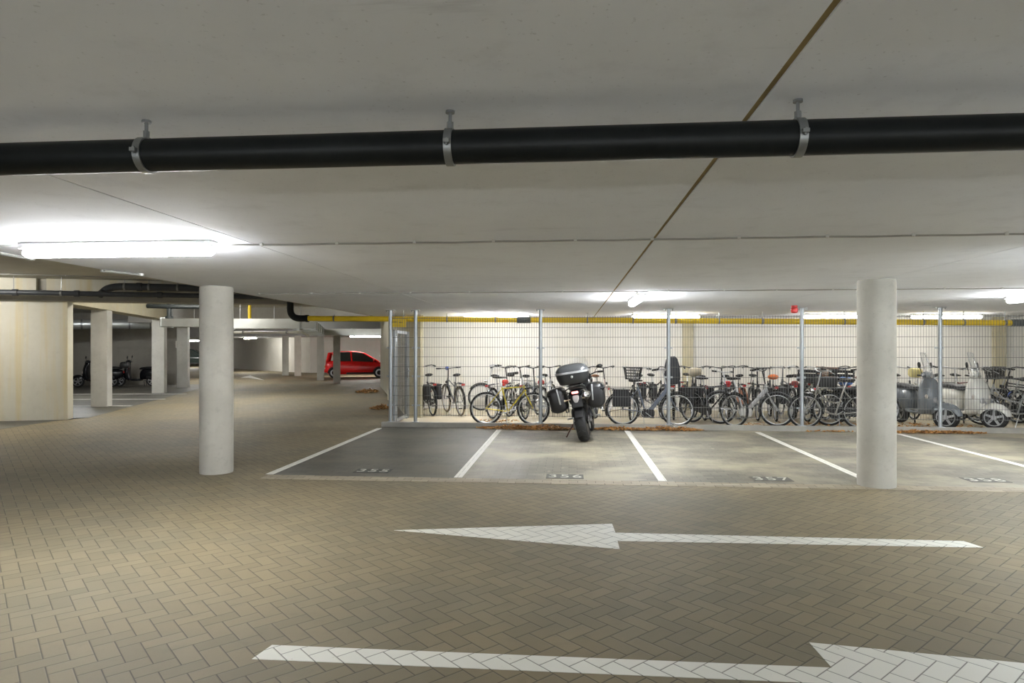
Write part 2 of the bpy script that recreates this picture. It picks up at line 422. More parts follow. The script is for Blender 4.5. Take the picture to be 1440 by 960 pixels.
# ================================================================== lamps, pipes, cables
def lamp(px, label, x, y, ang=0, zc=CEIL, L=1.5, group='ceiling tube lamps', mat=None, drop=0.0):
    t = thing('tube_lamp', label, 'lamp', (x, y, zc), (0, 0, radians(ang)), group)
    MB().rbox((0, 0, -.022-drop), (L-.05, .132, .046), .010).build('housing', m_housing, t)
    b = MB(); rings = []
    n = 10
    for xx, k in ((-L/2+.004, .55), (-L/2+.03, 1), (L/2-.03, 1), (L/2-.004, .55)):
        rings.append([Vector((xx, .052*k*cos(2*pi*j/n), -.076-drop+.033*k*sin(2*pi*j/n))) for j in range(n)])
    b.loft(rings); b.build('diffuser', mat or m_lamp, t)
    for sx in (-1, 1): MB().rbox((sx*(L/2-.02), 0, -.024-drop), (.05, .136, .046), .010).build('end_cap', m_housing, t)
    if drop:
        for sx in (-1, 1): MB().tube([(sx*L*.35, 0, 0), (sx*L*.35, 0, -drop)], .006, 6).build('suspension_rod', m_clamp, t)
    return t

def clampring(c, axis, r, w, parent, ceil, mat=m_clamp, rod=.006, name='pipe_clamp'):
    b = MB(); ax = Vector(axis).normalized(); c = Vector(c)
    b.lathe(c, ax, [(-w/2, r+.001), (-w/2, r+.006), (w/2, r+.006), (w/2, r+.001)], 28)
    b.tube([c+Vector((0, 0, r)), c+Vector((0, 0, ceil-c.z))], rod, 8)
    b.tube([c+Vector((0, 0, r)), c+Vector((0, 0, r+.028))], rod*1.9, 6)
    b.tube([c+Vector((0, 0, ceil-c.z-.008)), c+Vector((0, 0, ceil-c.z))], rod*2.6, 10)
    side = ax.cross(Vector((0, 0, 1)))
    for sgn in (-1, 1):
        q = c+side*sgn*(r+.012)
        b.box(q, (.02, .02, .012) if abs(ax.x) > .5 else (.02, .02, .012))
        b.tube([q+Vector((0, 0, -.012)), q+Vector((0, 0, .012))], .005, 6)
    return b.build(name, mat, parent)

def build_services():
    # the big black drain pipe in front
    t = thing('drain_pipe', 'large black drain pipe under the ceiling across the whole top', 'pipe', (0, 2.17, 2.258))
    MB().tube([(-4.6, 0, 0), (-2, 0, 0), (0, 0, 0), (2, 0, 0), (7, 0, 0)], .056, 32).build('pipe', m_blackpipe, t)
    for px in (206, 633, 1122):
        clampring((XatY(px, 2.17), 0, 0), (1, 0, 0), .056, .026, t, CEIL-2.258)
    # lamps
    lamp(0, 'long lit tube lamp above the left round column', -3.36, 4.62, mat=m_lamp_main)
    L0 = [(698, 15.0, 'lit tube lamp behind the fence above the yellow bicycle'), (936, 15.0, 'lit tube lamp behind the fence above the slate electric bicycle'),
          (1178, 15.2, 'lit tube lamp behind the fence left of the right round column'), (1331, 15.5, 'lit tube lamp behind the fence above the grey scooter')]
    for (px, y, l), ml in zip(L0, (m_lamp_store_bright, m_lamp_store, m_lamp_store_dim, m_lamp_store_dim)): lamp(0, l, XatY(px, y), y, mat=ml)
    lamp(0, 'short looking tube lamp seen end on, beside the brown ceiling seam', 1.02, 10.0, 90)
    lamp(0, 'slanting tube lamp at the right picture edge', 6.62, 9.75, 90)
    lamp(0, 'suspended fill lamp added beyond the right picture edge', 4.9, 4.9, 0, drop=.5, mat=m_lamp_added)  # unseen hanging lamp, added so more light reaches the ceiling
    lamp(0, 'suspended fill lamp added far beyond the right picture edge', 8.6, 7.0, 0, drop=.6, mat=m_lamp_added)  # another unseen lamp, added to brighten the ceiling from the side
    for x, y, l in ((-3.2, -3.2, 'left suspended fill lamp added behind the viewer'), (.4, -3.4, 'middle suspended fill lamp added behind the viewer'), (4.0, -3.2, 'right suspended fill lamp added behind the viewer')): lamp(0, l, x, y, mat=m_lamp_added, drop=1.0)  # unseen lamps behind the camera, added to lift the ceiling brightness
    # wing lamps
    ang = 19
    q = W(-2.0, -1.9); lamp(0, 'tube lamp of the left wing in front of the left concrete wall', q.x, q.y, 19, HICEIL, mat=m_lamp_wall)
    q = W(1.9, 1.5); lamp(0, 'unseen tube lamp added behind the lintel to light the square columns', q.x, q.y, 19, HICEIL, mat=m_lamp_wing)  # hidden lamp added to brighten the column faces
    q = W(-2.6, 7.0); lamp(0, 'unseen tube lamp added above the left bays behind the beam', q.x, q.y, 19, HICEIL)  # hidden lamp added to lighten the back wall of the bays
    q = P3(364, 428, 20.8); lamp(0, 'bright small lamp over the steel duct', q.x, q.y, 100, HICEIL)
    for px, d, l, z in ((300, 33, 'far lamp hidden behind the left round column', None), (517, 38.0, 'far lamp above the red car', 2.40), (268, 57, 'far lamp above the dark car', 2.40), (352, 44.6, 'far lamp added to light the far wall', 2.40)):  # the last one listed is added, only to light the far wall
        q = P3(px, 470, d); lamp(0, l, q.x, q.y, {300: 100, 352: -42}.get(px, ang), HICEIL if z is None else z, L=2.0 if px != 300 else 1.5, mat=m_lamp_wing if px != 352 else m_lamp_far_added)
    q = P3(255, 470, 30); lamp(0, 'lamp of the left wing near the third square column', q.x+2.4, q.y, ang, HICEIL)
    # cables with clips
    def cable(pts, clips, label, r=.007):
        p0 = Vector(pts[0]); t = thing('ceiling_cable', label, 'cable', p0, (0, 0, 0), 'ceiling cables')
        MB().tube([Vector(p)-p0 for p in pts], r, 8).build('cable', m_cable, t)
        for c in clips:
            c = Vector(c)-p0
            MB().rbox((c.x, c.y, c.z+.003), (.022, .03, .024), .005).build('cable_clip', m_housing, t)
    z = CEIL-.014
    cl = [XatY(px, 4.74) for px in (368, 474, 583, 694, 809, 917, 1039, 1163, 1284, 1415, 1546)]
    pts = [(-2.60, 4.64, CEIL-.025)]
    for a, b in zip(cl[:-1], cl[1:]): pts += [(a, 4.74, z), ((a+b)/2, 4.74+random.uniform(-.01, .01), z-.004)]
    cable(pts+[(cl[-1], 4.74, z)], [(x, 4.74, z) for x in cl], 'grey cable clipped to the ceiling right of the left tube lamp')
    cable([(-4.6, 4.62, z), (-4.12, 4.62, z)], [(-4.4, 4.62, z)], 'short grey cable left of the left tube lamp')
    cl = [XatY(px, 8.95) for px in (365, 438, 506, 577, 660, 791, 940, 1018, 1092, 1171, 1328, 1409, 1500)]
    pts = []
    for a, b in zip(cl[:-1], cl[1:]): pts += [(a, 8.95, z), ((a+b)/2, 8.95, z-.003)]
    cable(pts+[(cl[-1], 8.95, z)], [(x, 8.95, z) for x in cl], 'grey cable clipped to the ceiling behind the round columns')
    def conduit(p, q, label):
        o = p.copy(); t = thing('cable_conduit', label, 'conduit', o, group='short conduits at the low ceiling edge')
        n = Vector((.035, 0, 0)); MB().tube([(0, 0, 0), q-p], .012, 8).tube([n, (q-p)*.6+n], .010, 8).build('conduit', m_cable, t)
        MB().rbox(q-p+Vector((0, 0, .004)), (.05, .04, .035), .008).build('conduit_clip', m_housing, t)
    conduit(G(-30, 351.5, CEIL-.016), G(44, 363.6, CEIL-.016), 'short grey conduit below the left end of the long tube lamp')
    conduit(G(142, 380.6, CEIL-.016), G(198, 386.3, CEIL-.016), 'short grey conduit over the bent drain pipe')
    cable([W(-14, -.9, HICEIL-.02), W(4, -.9, HICEIL-.02)], [W(-2.9, -.9, HICEIL-.02), W(-1.3, -.9, HICEIL-.02), W(.3, -.9, HICEIL-.02)], 'grey cable on the high ceiling in front of the left wall', .012)
    # yellow pipe
    yy = 14.5; xa, xb = XatY(432, yy), XatY(1475, yy)
    za, zb = 2.285, 2.125
    t = thing('yellow_pipe', 'yellow pipe running below the ceiling along the bicycle fence', 'pipe', (0, yy, 0))
    zz = lambda x: za+(zb-za)*(x-xa)/(xb-xa)
    MB().tube([(xa, 0, za), (0, 0, zz(0)), (xb, 0, zb)], .060, 20).build('pipe', m_yellow, t)
    for px in (470, 629, 697, 826, 890, 950, 1011, 1072, 1187, 1298, 1355, 1413):
        x = XatY(px, yy); clampring((x, 0, zz(x)), (1, 0, 0), .060, .035, t, CEIL, rod=.008)
    for px in (737, 1432):
        x = XatY(px, yy); b = MB()
        b.lathe((x, 0, zz(x)), (1, 0, 0), [(-.15, .062), (-.15, .072), (.15, .072), (.15, .062)], 24)
        for k in range(6): b.torus((x-.13+k*.052, 0, zz(x)), (1, 0, 0), .073, .007, 24, 6)
        o = b.build('ribbed_sleeve', paint((.10, .11, .11), .5), t); o['label'] = 'dark grey ribbed sleeve'
    # black bend that starts it
    t = thing('black_bend', 'thick black pipe bend at the left end of the yellow pipe', 'pipe', (0, yy, 0))
    x = xa; r = .075
    pts = [(x+.02, 0, za)]+[Vector(p) for p in arc((x-.15, 0, za), (x-.40, 0, za-.0), (x-.40, 0, za+.22), 8)]+[(x-.40, 0, za+.42)]
    MB().tube(pts, r, 18).build('pipe', m_blackpipe, t)
    MB().lathe((x, 0, za), (1, 0, 0), [(-.03, .076), (-.03, .084), (.03, .084), (.03, .076)], 20).build('collar', m_blackpipe, t)
    # yellow sign over the gate
    c = P3(560.5, 454.3, 13.42)
    t = thing('hanging_sign', 'small yellow board with dark lettering above the fence gate', 'sign', c, (0, 0, radians(8)))
    MB().rbox((0, 0, 0), (.30, .03, .16), .008).build('board', m_yellow, t)
    for x0, n in ((-.11, 4), (.02, 3)):
        b = MB()
        for k in range(n): b.box((x0+k*.027, -.017, .022-.008*(x0 > 0)), (.017, .003, .018))
        b.build('lettering', m_black, t)
    MB().tube([(-.1, 0, .08), (-.1, 0, CEIL-c.z)], .005, 6).tube([(.1, 0, .08), (.1, 0, CEIL-c.z)], .005, 6).build('hanger', m_clamp, t)
    # red alarm sounder
    c = G(1117, 430, CEIL)
    c = P3(1117, 429.5, .8*F/61.5)
    t = thing('alarm_sounder', 'red alarm sounder on the ceiling above the bicycle fence', 'alarm', (c.x, c.y, CEIL))
    MB().lathe((0, 0, 0), (0, 0, -1), [(0, .055), (.03, .055), (.035, .045)], 20).build('base', m_red, t)
    MB().lathe((0, 0, -.035), (0, 0, -1), [(0, .05), (.02, .066), (.08, .062), (.10, .045), (.105, .02)], 20).build('body', m_red, t)
    # grey drain pipe of the left wing
    def wingpipe(name, label, pts, r, mat, rods=(), collars=(), ceil=HICEIL, seg=14):
        pts = [Vector(p) for p in pts]; o = pts[0].copy(); t = thing(name, label, 'pipe', o)
        MB().tube([p-o for p in pts], r, seg).build('pipe', mat, t)
        for p in collars:
            p = Vector(p)-o; ax = (pts[-1]-pts[0]).normalized()
            MB().lathe(p, ax, [(-.05, r), (-.05, r+.014), (.05, r+.014), (.05, r)], 16).build('collar', mat, t)
        for p in rods:
            p = Vector(p)-o
            MB().tube([p, Vector((p.x, p.y, ceil-o.z))], .008, 6).lathe(p, U, [(-.02, r), (-.02, r+.008), (.02, r+.008), (.02, r)], 14).build('pipe_hanger', m_clamp, t)
        return t
    zp = 2.80
    m_pvc = paint((.045, .05, .058), .45, 0, .25)
    wingpipe('drain_pipe', 'dark grey drain pipe hung along the left concrete wall', [W(-14, -.45, zp), W(7.0, -.45, zp)], .058, m_pvc,
             [W(u, -.45, zp) for u in (-3.6, -.85, .05, 3.2, 5.8)], [W(u, -.45, zp) for u in (-.82, .35, 2.0, 4.5)])
    b0 = W(1.0, -.15, zp+.17)
    pts = [W(.75, -.3, zp)]+arc(W(.78, -.2, zp+.06), W(.85, -.15, zp+.2), W(1.2, -.15, zp+.2), 6)+[W(2.6, -.15, zp+.2)]+arc(W(3.2, -.15, zp+.2), W(3.7, -.15, zp+.18), W(3.9, -.38, zp+.04), 6)
    wingpipe('drain_bend', 'dark bent drain pipe lying over the long pipe by the left round column', pts, .082, m_pvc, [W(u, -.15, zp+.2) for u in (1.2, 1.7, 2.3)], [W(1.5, -.15, zp+.2), W(2.9, -.15, zp+.2)])
    pts = [P3(207, 430, 17.4), P3(238, 430.8, 17.4), P3(300, 431.5, 17.4)]
    t = wingpipe('rubber_pipe', 'short black pipe below the ledge left of the round column', pts, .06, m_blackpipe, [], [pts[1]])
    q = P3(238, 434, 17.4)-pts[0]; q2 = P3(238, 446, 17.4)-pts[0]
    MB().tube([q, q2], .06, 10).lathe(q2, (0, 0, 1), [(-.03, .06), (-.03, .1), (.03, .1), (.03, .06)], 12).build('down_pipe', m_blackpipe, t)
    # round galvanised duct behind the square columns
    t = thing('round_duct', 'round galvanised duct behind the first square column', 'duct', P3(80, 456, 25))
    o = t.location.copy()
    a, b = Vector((0, 0, 0)), P3(214, 455.5, 26.6)-o
    MB().tube([a, a.lerp(b, .5), b], .19, 20).build('duct', m_duct, t)
    for k in (.25, .5, .75, .98):
        p = a.lerp(b, k); MB().lathe(p, (b-a).normalized(), [(-.03, .19), (-.03, .2), (.03, .2), (.03, .19)], 20).tube([p, Vector((p.x, p.y, HICEIL-o.z))], .008, 6).build('band', m_clamp, t)
    # boxed duct left of the round column
    def boxduct(name, label, pts, h, w, joints=()):
        """rectangular duct following a plan polyline"""
        pts = [Vector(p) for p in pts]; o = pts[0].copy(); t = thing(name, label, 'duct', o)
        b = MB(); rings = []
        for i, p in enumerate(pts):
            d = ((pts[min(i+1, len(pts)-1)]-p).normalized()+(p-pts[max(i-1, 0)]).normalized()); d.z = 0; d.normalize()
            n = Vector((-d.y, d.x, 0)); 
            k = 1.0
            if 0 < i < len(pts)-1:
                d1 = (pts[i+1]-p).normalized(); k = 1/max(.5, d1.dot(d))
            q = p-o
            rings.append([q-n*w/2*k-Vector((0, 0, h/2)), q+n*w/2*k-Vector((0, 0, h/2)), q+n*w/2*k+Vector((0, 0, h/2)), q-n*w/2*k+Vector((0, 0, h/2))])
        b.loft(rings); b.build('duct', m_duct, t)
        for i in range(len(pts)-1):
            L = (pts[i+1]-pts[i]).length; nn = max(1, int(L/1.5)); d = (pts[i+1]-pts[i]).normalized(); n = Vector((-d.y, d.x, 0))
            for k in range(nn+1):
                p = pts[i].lerp(pts[i+1], (k+.02)/(nn+.04))-o
                f = MB(); rot = Rz(atan2(d.y, d.x)); f.box(p, (.03, w+.05, h+.05), rot); f.build('flange', m_duct, t)
        e0, e1 = pts[0]-o, pts[1]-o
        for k in (.15, .6, .95):
            p = e0.lerp(e1, k); MB().tube([p, Vector((p.x, p.y, HICEIL-o.z))], .01, 6).build('hanger', m_clamp, t)
        return t
    boxduct('box_duct', 'boxed steel duct just left of the left round column', [P3(233, 453.5, 19.5), P3(300, 454, 19.2)], .24, .5)
    a = P3(322, 456.5, 18.3); b = P3(428, 456.0, 18.3); c = P3(447, 466, 27.3); d = P3(549, 468, 27.3)
    z0 = 2.29
    for p in (a, b, c, d): p.z = z0
    boxduct('steel_duct', 'long rectangular steel duct bending behind the yellow pipe', [a, b, c, d], .27, .55)
    # white pipe below the duct
    t = thing('white_pipe', 'thin white pipe under the steel duct', 'pipe', P3(322, 467, 19.2)); o = t.location.copy()
    MB().tube([Vector((0, 0, 0)), P3(424, 467, 19.2)-o, P3(434, 472, 19.6)-o], .035, 10).build('pipe', paint((.7, .69, .64), .5), t)
    for k in (.2, .8):
        p = (P3(424, 467, 19.2)-o)*k; MB().lathe(p, (1, 0, 0), [(-.03, .036), (-.03, .046), (.03, .046), (.03, .036)], 12).build('clip', m_clamp, t)
    # upright yellow pipe over the duct
    t = thing('yellow_riser', 'short upright yellow pipe above the steel duct', 'pipe', P3(351, 449, 18.6)); o = t.location.copy()
    MB().tube([(0, 0, 0), (0, 0, HICEIL-o.z-.18), (0, 0, HICEIL-o.z-.15)], .045, 12).build('pipe', m_yellow, t)
    MB().lathe((0, 0, HICEIL-o.z-.17), (0, 0, 1), [(0, .045), (0, .06), (.17, .06), (.17, .045)], 12).build('collar', m_yellow, t)

# ================================================================== fence
def build_fence():
    yf = YK+.07
    px = [-3.63, -3.11, -.565, 1.955, 4.49, 7.03, 9.56]
    lab = ['galvanised fence post at the left corner beside the lane', 'galvanised fence post right of the gate', 'galvanised fence post left of the motorcycle', 'galvanised fence post in front of the slate electric bicycle',
           'galvanised fence post below the red alarm', 'galvanised fence post in front of the white scooter', 'galvanised fence post beyond the right picture edge']
    for i, x in enumerate(px):
        t = thing('fence_post', lab[i], 'fence post', (x, yf, .10), (0, 0, 0), 'fence posts')
        MB().tube([(0, 0, 0), (0, 0, 1), (0, 0, CEIL-.10)], .036, 20).build('post', m_galv, t)
        MB().rbox((0, 0, .005), (.13, .13, .012), .004).build('base_plate', m_galv, t)
        b = MB(); b.rbox((0, 0, CEIL-.106), (.18, .12, .012), .004); b.build('top_plate', m_galv, t)
        for s in (-1, 1): MB().tube([(s*.07, -.035, CEIL-.14), (s*.07, -.035, CEIL-.10)], .010, 6).build('bolt', m_clamp, t)
        for z in (.34, .93, 1.51):
            b = MB(); b.lathe((0, 0, z), (0, 0, 1), [(-.02, .037), (-.02, .043), (.02, .043), (.02, .037)], 16)
            b.box((0, .04, z), (.17, .012, .036)); b.build('clamp', m_galv, t)
    pl = ['narrow wire mesh panel beside the fence gate', 'wire mesh panel in front of the yellow bicycle', 'wire mesh panel behind the motorcycle', 'wire mesh panel in front of the silver electric bicycle', 'wire mesh panel crossing behind the right round column', 'wire mesh panel at the right picture edge']
    def panel(p, q, label, z0=.22, z1=2.24):
        p, q = Vector(p), Vector(q); L = (q-p).length; d = (q-p).normalized(); a = atan2(d.y, d.x)
        t = thing('mesh_panel', label, 'fence panel', p, (0, 0, a), 'mesh fence panels')
        b = MB(); n = round(L/.05)
        for k in range(n+1): b.tube([(L*k/n, 0, z0), (L*k/n, 0, z1)], .0032, 5)
        z = .24
        while z < z1-.01:
            b.box((L/2, -.006, z), (L, .007, .008)); b.box((L/2, .006, z), (L, .007, .008)); z += .1975
        b.build('wire_mesh', m_wire, t)
    for i in range(6): panel((px[i]+.03, yf+.048, 0), (px[i+1]-.03, yf+.048, 0), pl[i])
    # side gate
    g0 = Vector((-3.60, yf+.16, 0)); g1 = Vector((-3.66, 14.70, 0)); d = (g1-g0).normalized(); L = (g1-g0).length
    t = thing('fence_gate', 'framed mesh gate between the corner post and the concrete pier', 'gate', g0, (0, 0, atan2(d.y, d.x)))
    b = MB()
    for x in (.04, L*.12, L*.86, L-.04): b.box((x, 0, 1.0), (.05, .05, 1.96))
    for z in (.09, 1.95): b.box((L*.49, 0, z), (L*.74, .05, .06))
    b.build('gate_frame', m_galv, t)
    b = MB(); n = int(L*.72/.05)
    for k in range(n+1): b.tube([(L*.13+k*.05, 0, .1), (L*.13+k*.05, 0, 1.94)], .003, 5)
    for k in range(10): b.box((L*.49, 0, .13+k*.19), (L*.72, .007, .007))
    b.build('gate_mesh', m_wire, t)
    MB().rbox((L*.82, -.04, 1.05), (.05, .05, .22), .01).tube([(L*.8, -.03, 1.1), (L*.8, -.10, 1.1), (L*.7, -.10, 1.1)], .011, 8).build('lock', m_galv, t)
    for z in (.35, 1.8): MB().tube([(L*.09, -.01, z-.06), (L*.09, -.01, z+.06)], .018, 8).build('hinge', m_galv, t)

# ================================================================== bicycles
def wheel(parent, name, ax, R, tyrec, seg=32, xf=None, tyre_r=.021):
    c = Vector(ax); b = MB()
    b.torus(c, (0, 1, 0), R-.05, .011, seg, 6, rz=.013)
    b.lathe(c, (0, 1, 0), [(-.045, .012), (-.035, .03), (-.025, .018), (.025, .018), (.035, .03), (.045, .012)], 10)
    for k in range(18):
        a = 2*pi*k/18; s = .03 if k % 2 else -.03; a2 = a+(.25 if (k//2) % 2 else -.25)
        b.tube([c+Vector((cos(a2)*.028, s, sin(a2)*.028)), c+Vector((cos(a)*(R-.055), 0, sin(a)*(R-.055)))], .0016, 3, False)
    w = b.build(name, m_alu, parent, xf=xf)
    MB().torus(c, (0, 1, 0), R-tyre_r, tyre_r, seg, 8).build('tyre', tyrec, w, xf=xf)
    return w
def mudguard(parent, ax, R, a0, a1, mat, xf=None, w=.028):
    b = MB(); rings = []
    n = 14
    for i in range(n+1):
        a = radians(a0+(a1-a0)*i/n); d = Vector((cos(a), 0, sin(a))); c = Vector(ax)
        ring = []
        for t, dr in ((-1, -.014), (-.6, .004), (0, .010), (.6, .004), (1, -.014), (.6, 0), (0, .006), (-.6, 0)):
            ring.append(c+d*(R+.018+dr)+Vector((0, w*t, 0)))
        rings.append(ring)
    b.loft(rings)
    a = radians(a0+8 if a0 < 90 else a1-8); e = Vector(ax)+Vector((cos(radians(a1-12)), 0, sin(radians(a1-12))))*(R+.015)
    for s in (-1, 1): b.tube([Vector(ax)+Vector((0, s*.04, 0)), e+Vector((0, s*.025, 0))], .003, 4)
    return b.build('mudguard', mat, parent, xf=xf)

def bicycle(label, x, y, h, style='city', col=(.02, .02, .022), wb=1.10, R=.345, bar='city', steer=0, lean=3, acc=(), tyre=None, seatc=(.018, .017, .016), guard=None, group='bicycles parked behind the mesh fence', sad=.98, z=.006):
    t = thing('bicycle', label, 'bicycle', (x, y, z), (radians(-lean), 0, radians(h)), group)
    fm = paint(col, .32, .15, .1); gm = paint(guard, .35, .1) if guard else m_blackgloss
    ty = tyre or m_rubber
    xr, xf_ = -wb/2, wb/2; rear = Vector((xr, 0, R)); front = Vector((xf_, 0, R))
    bb = Vector((xr+.46, 0, .285)); st = Vector((bb.x-.155, 0, .80 if style != 'step' else .70)); sd = Vector((bb.x-.205, 0, sad))
    hb = Vector((xf_-.19, 0, .70)); ht = Vector((xf_-.235, 0, .865))
    if style == 'race': st.z = .79; st.x = bb.x-.13; ht = Vector((xf_-.20, 0, .83)); hb = Vector((xf_-.165, 0, .70)); sd = Vector((bb.x-.185, 0, 1.0))
    sxf = None
    if steer:
        Mx = Rz(radians(steer)); piv = hb.copy()
        sxf = lambda v: Mx @ (v-Vector((piv.x, 0, 0)))+Vector((piv.x, 0, 0))
    # frame
    b = MB(); k = .016 if style != 'ebike' else .02
    b.tube([bb, st], k, 10); b.tube([hb, ht], .021, 10)
    if style in ('city', 'race'):
        b.tube([bb, hb+Vector((-.01, 0, .03))], k*1.05, 10); b.tube([st-(st-bb).normalized()*.03, ht-Vector((0, 0, .03))], k*.9, 10)
    elif style == 'oma':
        b.tube(arc(bb+Vector((.02, 0, .0)), (bb.x+.42, 0, .34), hb+Vector((0, 0, .02)), 10), k*1.05, 10)
        b.tube(arc(bb+(st-bb)*.45, (bb.x+.30, 0, .50), ht-Vector((0, 0, .03)), 10), k*.85, 10)
    elif style == 'step':
        b.tube(arc(bb+Vector((0, 0, .02)), (bb.x+.30, 0, .33), hb+Vector((0, 0, .06)), 10), k*1.4, 12)
    elif style == 'ebike':
        b.tube([bb+Vector((.02, 0, .0)), bb+Vector((.12, 0, .07)), hb+Vector((-.02, 0, .05)), ht-Vector((0, 0, .04))], [.034, .042, .042, .03], 14)
    elif style == 'mixed':
        b.tube([bb, hb+Vector((-.01, 0, .03))], k*1.15, 10); b.tube([bb+(st-bb)*.75, ht-Vector((0, 0, .03))], k*.9, 10)
    for s in (-1, 1):
        b.tube([bb+Vector((0, s*.03, 0)), rear+Vector((0, s*.062, 0))], .010, 8)
        b.tube([st+Vector((0, s*.014, -.04)), rear+Vector((0, s*.062, 0))], .008, 8)
    b.tube([bb+Vector((0, -.04, 0)), bb+Vector((0, .04, 0))], .024, 10)
    b.build('frame', fm, t)
    # fork
    b = MB(); b.tube([hb+Vector((0, -.05, -.03)), hb+Vector((0, 0, -.02)), hb+Vector((0, .05, -.03))], .014, 8)
    for s in (-1, 1): b.tube(arc(hb+Vector((0, s*.05, -.03)), hb+Vector((.10, s*.05, -.22)), front+Vector((0, s*.052, 0)), 6), [.013, .013, .012, .012, .011, .010, .009], 8)
    b.build('fork', fm if style != 'oma' else fm, t, xf=sxf)
    wheel(t, 'rear_wheel', rear, R, ty); wheel(t, 'front_wheel', front, R, ty, xf=sxf)
    if style != 'race':
        mudguard(t, rear, R, 20, 205, gm); mudguard(t, front, R, 35, 190, gm, xf=sxf)
    # saddle
    sm = paint(seatc, .55, 0, .15)
    b = MB(); rings = []
    for dx, w, zt, th in ((-.135, .06, .015, .05), (-.12, .088, .022, .07), (-.06, .092, .016, .07), (0, .062, .004, .055), (.07, .030, -.002, .04), (.135, .017, -.006, .03), (.148, .010, -.012, .02)):
        if style == 'race': w *= .75; th *= .7
        ring = []
        for j in range(12):
            a = 2*pi*j/12; ring.append(sd+Vector((dx, w*cos(a), zt-th*.45+th*.5*sin(a))))
        rings.append(ring)
    b.loft(rings); o = b.build('saddle', sm, t, 60)
    MB().tube([st-(st-bb).normalized()*.05, sd+Vector((0, 0, -.05))], .0135, 8).build('seat_post', m_alu, t)
    # handlebar
    b = MB(); gt = ht+Vector((-.055, 0, .235 if bar == 'flat' else .265)); hw = .29
    b.tube([ht, gt], .014, 8)
    if bar == 'city':
        ends = []
        for s in (-1, 1):
            b.tube([gt+Vector((0, 0, 0)), gt+Vector((.045, s*.07, .01)), gt+Vector((.05, s*.19, .035)), gt+Vector((0, s*.26, .045)), gt+Vector((-.09, s*.285, .035)), gt+Vector((-.20, s*.29, .02))], .0115, 8)
            ends.append((gt+Vector((-.09, s*.286, .035)), gt+Vector((-.21, s*.291, .018))))
    elif bar == 'flat':
        ends = []
        for s in (-1, 1):
            b.tube([gt, gt+Vector((.02, s*.10, .01)), gt+Vector((-.03, s*.31, .02))], .0115, 8); ends.append((gt+Vector((-.01, s*.20, .016)), gt+Vector((-.031, s*.315, .02))))
    else:
        ends = []; gt = ht+Vector((.06, 0, .06)); b.tube([ht, gt], .014, 8)
        for s in (-1, 1):
            b.tube([gt, gt+Vector((0, s*.19, 0)), gt+Vector((.07, s*.20, -.005)), gt+Vector((.11, s*.20, -.05)), gt+Vector((.08, s*.20, -.12)), gt+Vector((-.03, s*.20, -.13))], .0115, 8); ends.append((gt+Vector((.09, s*.2, -.11)), gt+Vector((-.035, s*.2, -.131))))
    hbm = m_alu if random.random() < .5 else m_black
    hbar = b.build('handlebar', hbm, t, xf=sxf)
    for e0, e1 in ends: MB().tube([e0, e1], .0165, 10).build('grip', m_rubber, hbar, xf=sxf)
    if bar != 'drop':
        b = MB()
        for s in (-1, 1): b.tube([ends[0 if s < 0 else 1][0]+Vector((.03, 0, -.005)), ends[0 if s < 0 else 1][1]+Vector((.05, -s*.02, -.045))], .006, 6)
        b.build('brake_lever', m_alu, hbar, xf=sxf)
    # crank, chain guard, stand
    b = MB(); b.torus(bb+Vector((0, -.045, 0)), (0, 1, 0), .085, .006, 20, 5)
    a = random.uniform(0, 3); cr = Vector((cos(a), 0, sin(a)))*.165
    for s in (-1, 1): b.tube([bb+Vector((0, s*.06, 0)), bb+Vector((0, s*.075, 0))+cr*s], .009, 6)
    for q in range(5): b.tube([bb+Vector((0, -.045, 0)), bb+Vector((cos(q*1.2566)*.085, -.045, sin(q*1.2566)*.085))], .006, 5)
    ck = b.build('crankset', m_alu, t)
    for s in (-1, 1): MB().rbox(bb+Vector((0, s*.12, 0))+cr*s, (.085, .08, .022), .006).build('pedal', m_black, ck)
    if style in ('city', 'oma', 'step'):
        b = MB(); pr = []
        for i in range(9): a_ = radians(-90+i*22.5); pr.append((bb.x+.105*cos(a_), bb.z+.105*sin(a_)))
        for i in range(7): a_ = radians(90+i*30); pr.append((rear.x+.055*cos(a_), rear.z+.055*sin(a_)))
        b.prism(pr, -.062, -.038); b.build('chain_case', m_black, t)
    MB().tube([bb+Vector((-.05, .04, .0)), bb+Vector((-.02 if style != 'race' else -.04, .17, -.262))], .008, 6).build('kickstand', m_alu, t)
    # rack and lights
    if style != 'race' or 'rack' in acc:
        b = MB(); zr = R*2+.085
        for s in (-1, 1):
            b.tube([(st.x-.02, s*.05, zr+.01), (rear.x-.02, s*.062, zr), (rear.x-.24, s*.055, zr-.005), (rear.x-.26, 0, zr-.005)], .006, 6)
            b.tube([rear+Vector((0, s*.07, .01)), Vector((rear.x+.02, s*.062, zr))], .005, 6); b.tube([rear+Vector((0, s*.07, .01)), Vector((rear.x-.20, s*.058, zr))], .005, 6)
        for i in range(4): b.tube([(rear.x-.2+i*.1, -.058, zr), (rear.x-.2+i*.1, .058, zr)], .004, 6)
        rk = b.build('luggage_rack', m_black, t)
        MB().rbox((rear.x-.285, 0, zr-.02), (.03, .08, .045), .01).build('tail_light', m_red, t)
        MB().lathe(hb+Vector((.07, 0, .06)), (1, 0, 0), [(-.05, .015), (-.03, .032), (.03, .036), (.035, .03)], 14).build('headlight', m_chrome if random.random() < .5 else m_black, t, xf=sxf)
